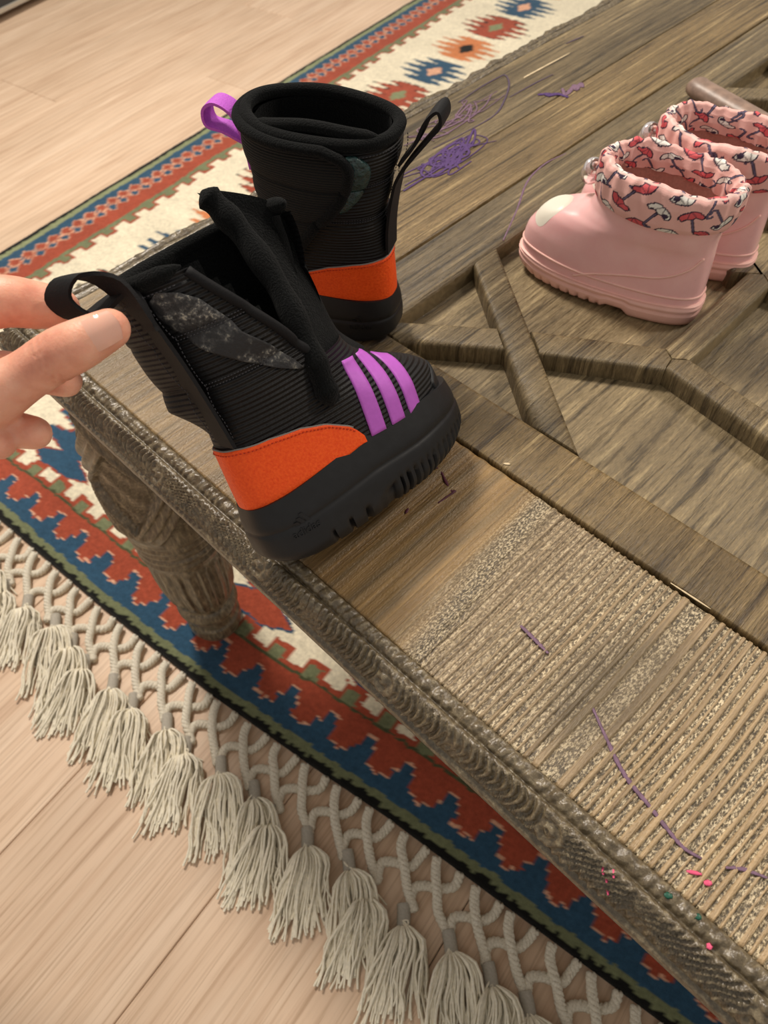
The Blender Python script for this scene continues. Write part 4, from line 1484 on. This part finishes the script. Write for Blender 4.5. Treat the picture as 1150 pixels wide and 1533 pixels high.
    zc = zc + .0008 * gat * edge + .0012 * np.sin(5 * U + seed) * edge + .0034 * np.cos(U) * -.3 * np.clip(VV / .3, 0, 1) + .0009 * np.sin(3 * U + seed) * base
    off = off + .0013 * gat * edge * .9 + .0007 * np.sin(23 * U + 3 * VV) * (1 - base) + .0018 * np.clip(VV - .56, 0, 1) * np.sin(11 * U + 9 * VV)
    G = S.off(U, np.clip(zc, .07, .1179), off)
    G[..., 2] = zc
    circ = .235
    Um = U / (2 * PI) * circ; Vm = np.interp(VV, [0, .46, .56, 1], [0, .029, .034, .062])
    CC = umbrella_print(Um, Vm, seed)
    seam = np.abs(VV - .50) < .012
    CC[seam] = np.array(lin(250, 214, 206)[:3])
    mb = MB(); mb.grid(G, closed_u=True)
    cuff = mb.build('printed_cuff', M['print'], root, True, np.concatenate([CC, np.ones(CC.shape[:2] + (1,))], -1).reshape(-1, 4))
    # inside lining and insole
    zl = np.linspace(CUF1 - .013, .018, 26)
    PH, ZZ = np.meshgrid(ph[::2], zl, indexing='ij')
    zc = np.maximum(ZZ, .066)
    mid = S.pt(PH, zc)
    cxx = (S.xb(zc) + S.xf(zc)) / 2
    ctr = np.stack([cxx, 0 * cxx, ZZ], -1)
    k = np.where(ZZ > .03, .86, .86 - (.03 - ZZ) * 66)[..., None]
    G = ctr + (mid - ctr) * k; G[..., 2] = ZZ
    mb = MB(); mb.grid(G, closed_u=True, flip=True)
    mb.build('lining', M['pink_lining'], root)
    # cord lock at the front of the cuff
    fr = S.off(np.array([PI]), np.array([.089]), .003)[0]
    tg = empty('cord_lock'); tg.parent = root
    bpy.data.objects.remove(tg)
    mb = MB()
    ax = Vector((.35, -.55, -.75)).normalized()
    c0 = Vector(fr) + Vector((.006, -.002, .000))
    mb.tube([c0, c0 + ax * .002, c0 + ax * .017, c0 + ax * .020], [.0050, .0072, .0072, .0050], 18)
    lock = mb.build('cord_lock', M['clear'], root)
    mb = MB(); q = np.linspace(0, 2 * PI * 3, 60)
    s1 = ax.orthogonal().normalized(); s2 = ax.cross(s1)
    mb.tube([c0 - ax * (.001 + .0045 * i / 59) + s1 * (.0032 * math.cos(a)) + s2 * (.0032 * math.sin(a)) for i, a in enumerate(q)], .0006, 5)
    mb.build('spring', M['metal'], lock)
    mb = MB(); mb.tube([tuple(p) for p in spline([fr, c0 - ax * .006, c0 + ax * .004, c0 + ax * .022 + Vector((0, 0, -.004))], 16)], .0011, 6)
    mb.build('cord', M['pink_sole'], root)
    return root


rb1 = rain_boot(3)
rb1.location = (0.382, 0.3835, ZF + .0004); rb1.rotation_euler = (0, 0, math.radians(180 + 8))
tag(rb1, 'nearer pink rubber rain boot with umbrella-print cuff, standing in the lattice recess', 'boot', 'pink rain boots')
rb2 = rain_boot(8)
rb2.location = (0.3845, 0.4565, ZF + .0004); rb2.rotation_euler = (0, 0, math.radians(180 + 10))
tag(rb2, 'pink umbrella-cuffed rain boot mostly hidden behind its nearer twin', 'boot', 'pink rain boots')

# ================================================================== OTHER THINGS
# polished wooden bar lying across the lattice
mb = MB()
pb = spline([(0.2100, 0.6560, 0), (0.2165, 0.6515, 0), (0.2300, 0.6475, 0), (0.3000, 0.6270, 0), (0.380, 0.603, 0)], 40)
rr = [.0045, .0095, .0115] + [.0118] * 37
mb.tube([(p[0], p[1], TZ + .0095) for p in pb], rr, 20, flat=.78)
M['bar'] = simple('polished_bar', lin(140, 116, 102), .42, 120, .35, .0003, Specular_IOR_Level=.6)
ob = mb.build('wooden_bar', M['bar'])
tag(ob, 'polished brown round-ended bar lying across the lattice beyond the pink boots', 'bar')

# low dark cabinet at the far side of the floor
cab = empty('media_cabinet', (-1.760, 0.83, 0), (0, 0, math.radians(13)))
tag(cab, 'dark grey low cabinet with pale metal bottom strip, at the far left', 'cabinet')
M['cab'] = simple('dark_grey_lacquer', lin(52, 55, 58), .3)
M['strip'] = simple('pale_metal_strip', lin(196, 192, 182), .35, Metallic=.6)
mb = MB(); mb.box(-.42, -.004, -.75, .95, .030, .40, .002); mb.build('body', M['cab'], cab, False)
mb = MB(); mb.box(-.40, 0, -.75, .95, .020, .0302, .001); mb.build('bottom_strip', M['strip'], cab, False)
for y in (-.6, .8):
    mb = MB(); mb.tube([(-.05, y, .001), (-.05, y, .021)], .018, 16); mb.build('foot', M['cab'], cab)

# ================================================================== HAND
t = NT('skin')
f = t.noise(t.coords(), 60, 4)
f2 = t.noise(t.coords(scale=(1, 1, 1)), 650, 3)
c = t.ramp(f, [(.3, lin(218, 146, 122)), (.5, lin(236, 170, 144)), (.72, lin(244, 188, 162))])
M['skin'] = t.out(c, .45, t.bump(f2, .00035, .6), Specular_IOR_Level=.4, Subsurface_Weight=.25, Subsurface_Radius=(.006, .002, .001), Subsurface_Scale=1.0)
M['nail'] = NT('nail').out(lin(236, 184, 164), .22, Specular_IOR_Level=.5, Subsurface_Weight=.1, Subsurface_Radius=(.004, .002, .001))
M['nail_tip'] = NT('nail_tip').out(lin(226, 206, 172), .3)
HAND = dict(
    thumb=[(0.2800, -0.0064, 0.6122, 0.0086), (0.2746, -0.0190, 0.6088, 0.0106), (0.2670, -0.0279, 0.6035, 0.0112), (0.2572, -0.0406, 0.5949, 0.0110), (0.2448, -0.0584, 0.5840, 0.0138), (0.2128, -0.0865, 0.5561, 0.018)],
    index=[(0.2330, -0.0075, 0.5985, 0.0088), (0.2262, -0.0140, 0.5998, 0.0108), (0.2130, -0.0310, 0.6040, 0.0122), (0.1757, -0.0656, 0.5864, 0.014)],
    middle=[(0.2506, -0.0252, 0.5764, 0.0078), (0.2340, -0.0329, 0.5753, 0.009), (0.2125, -0.0491, 0.5749, 0.0098), (0.1704, -0.0843, 0.5613, 0.0125)],
    ring=[(0.2596, -0.0504, 0.5677, 0.0078), (0.2432, -0.0571, 0.5645, 0.009), (0.2194, -0.0657, 0.5630, 0.0098), (0.1742, -0.0983, 0.5461, 0.012)],
    pinky=[(0.2554, -0.0650, 0.5688, 0.007), (0.2365, -0.0708, 0.5637, 0.008), (0.2111, -0.0846, 0.5579, 0.009), (0.1811, -0.1104, 0.5363, 0.011)],
    palm=[(0.1757, -0.0656, 0.5864, 0.013), (0.1704, -0.0843, 0.5613, 0.0145), (0.1742, -0.0983, 0.5461, 0.014), (0.1811, -0.1104, 0.5363, 0.012)],
    web=[(0.2448, -0.0584, 0.5840, 0.011), (0.215, -0.062, 0.582, 0.0125), (0.18, -0.075, 0.57, 0.015)],
    wrist=[(0.1759, -0.0901, 0.5554, 0.02), (0.1243, -0.1392, 0.5151, 0.026), (0.0651, -0.1927, 0.4705, 0.027), (-0.0945, -0.3540, 0.3513, 0.034)],
    thenar=[(0.2128, -0.0865, 0.5561, 0.016), (0.160, -0.115, 0.535, 0.020)])
hm = MB()


def capsule(pts):
    n = max(3, 7 * (len(pts) - 1))
    c = spline(pts, n)
    path = []; rad = []
    d0 = Vector(c[1][:3]) - Vector(c[0][:3]); d0.normalize()
    d1 = Vector(c[-1][:3]) - Vector(c[-2][:3]); d1.normalize()
    for a in (80, 60, 40, 20):
        a = math.radians(a); path.append(Vector(c[0][:3]) - d0 * (c[0][3] * math.sin(a))); rad.append(c[0][3] * math.cos(a))
    for p in c: path.append(Vector(p[:3])); rad.append(p[3])
    for a in (20, 40, 60, 80):
        a = math.radians(a); path.append(Vector(c[-1][:3]) + d1 * (c[-1][3] * math.sin(a))); rad.append(c[-1][3] * math.cos(a))
    hm.tube(path, rad, 20)


for k, v in HAND.items():
    capsule(v)
hv = Vector((0.2, -0.09, 0.55))
hm.v = [tuple(Vector(p) - hv) for p in hm.v]
tmp = hm.build('tmp', None)
md = tmp.modifiers.new('r', 'REMESH'); md.mode = 'VOXEL'; md.voxel_size = .0013
ms = tmp.modifiers.new('s', 'SMOOTH'); ms.factor = .5; ms.iterations = 9
dg = bpy.context.evaluated_depsgraph_get(); dg.update()
hme = bpy.data.meshes.new_from_object(tmp.evaluated_get(dg))
bpy.data.objects.remove(tmp)
# knuckle creases on the thumb
co = np.empty(len(hme.vertices) * 3, dtype=np.float32); hme.vertices.foreach_get('co', co); co = co.reshape(-1, 3) + np.array(hv)
nr = np.empty(len(hme.vertices) * 3, dtype=np.float32); hme.vertices.foreach_get('normal', nr); nr = nr.reshape(-1, 3)
a0 = np.array(HAND['thumb'][3][:3]); a1 = np.array(HAND['thumb'][0][:3]); ax = (a1 - a0) / np.linalg.norm(a1 - a0)
s_ = (co - a0) @ ax; rad_ = np.linalg.norm(co - a0 - s_[:, None] * ax, axis=1)
on = (rad_ < .0135) & (s_ > -.004)
cr = np.zeros(len(co))
for q, dpt in ((.0150, .0006), (.0182, .0005), (.0120, .0004), (.0205, .0003)):
    cr += dpt * np.exp(-((s_ - q - .0012 * np.sin(co[:, 2] * 900)) / .00055) ** 2)
co = co - nr * (cr * on)[:, None]
hme.vertices.foreach_set('co', (co - np.array(hv)).astype(np.float32).ravel())
hme.polygons.foreach_set('use_smooth', [True] * len(hme.polygons))
hme.materials.clear(); hme.materials.append(M['skin'])
hme.update()
hand = link('person', hme, None, hv)
tag(hand, "person's bare hand reaching in at left, pinching the black boot loop", 'person')
# thumb nail: curved plate on the camera side of the thumb tip
camp = Vector(cam.matrix_world.translation)
tip = Vector(HAND['thumb'][0][:3]); dn_ = (tip - Vector(HAND['thumb'][1][:3])).normalized()
upn = (camp - tip).normalized(); upn = (upn - dn_ * upn.dot(dn_)).normalized()
upn = (upn + Vector((0, .35, .25)) * .5).normalized(); upn = (upn - dn_ * upn.dot(dn_)).normalized()
sdn = dn_.cross(upn)
G = []; G2 = []
for i in range(15):
    s = -1 + 2 * i / 14
    row = []
    for j in range(13):
        q = j / 12
        L = -.0085 + .0145 * q - .0022 * s * s * (q if q > .5 else -(.5 - q) * .8)
        w = s * .0068 * (1 - .10 * q ** 3)
        hgt = math.sqrt(max(0, .0096 ** 2 - w * w)) + .0002 - .0011 * max(0, q - .3) * 1.4
        row.append(tip + dn_ * L + sdn * w + upn * hgt - hv)
    G.append(row)
mb = MB(); mb.grid(G)
mb.v += [tuple(Vector(p) - upn * .0012) for p in mb.v]; n = 15 * 13; mb.uv *= 2
mb.f += [tuple(reversed([i + n for i in f])) for f in mb.f]
mb.build('thumb_nail', M['nail'], hand)
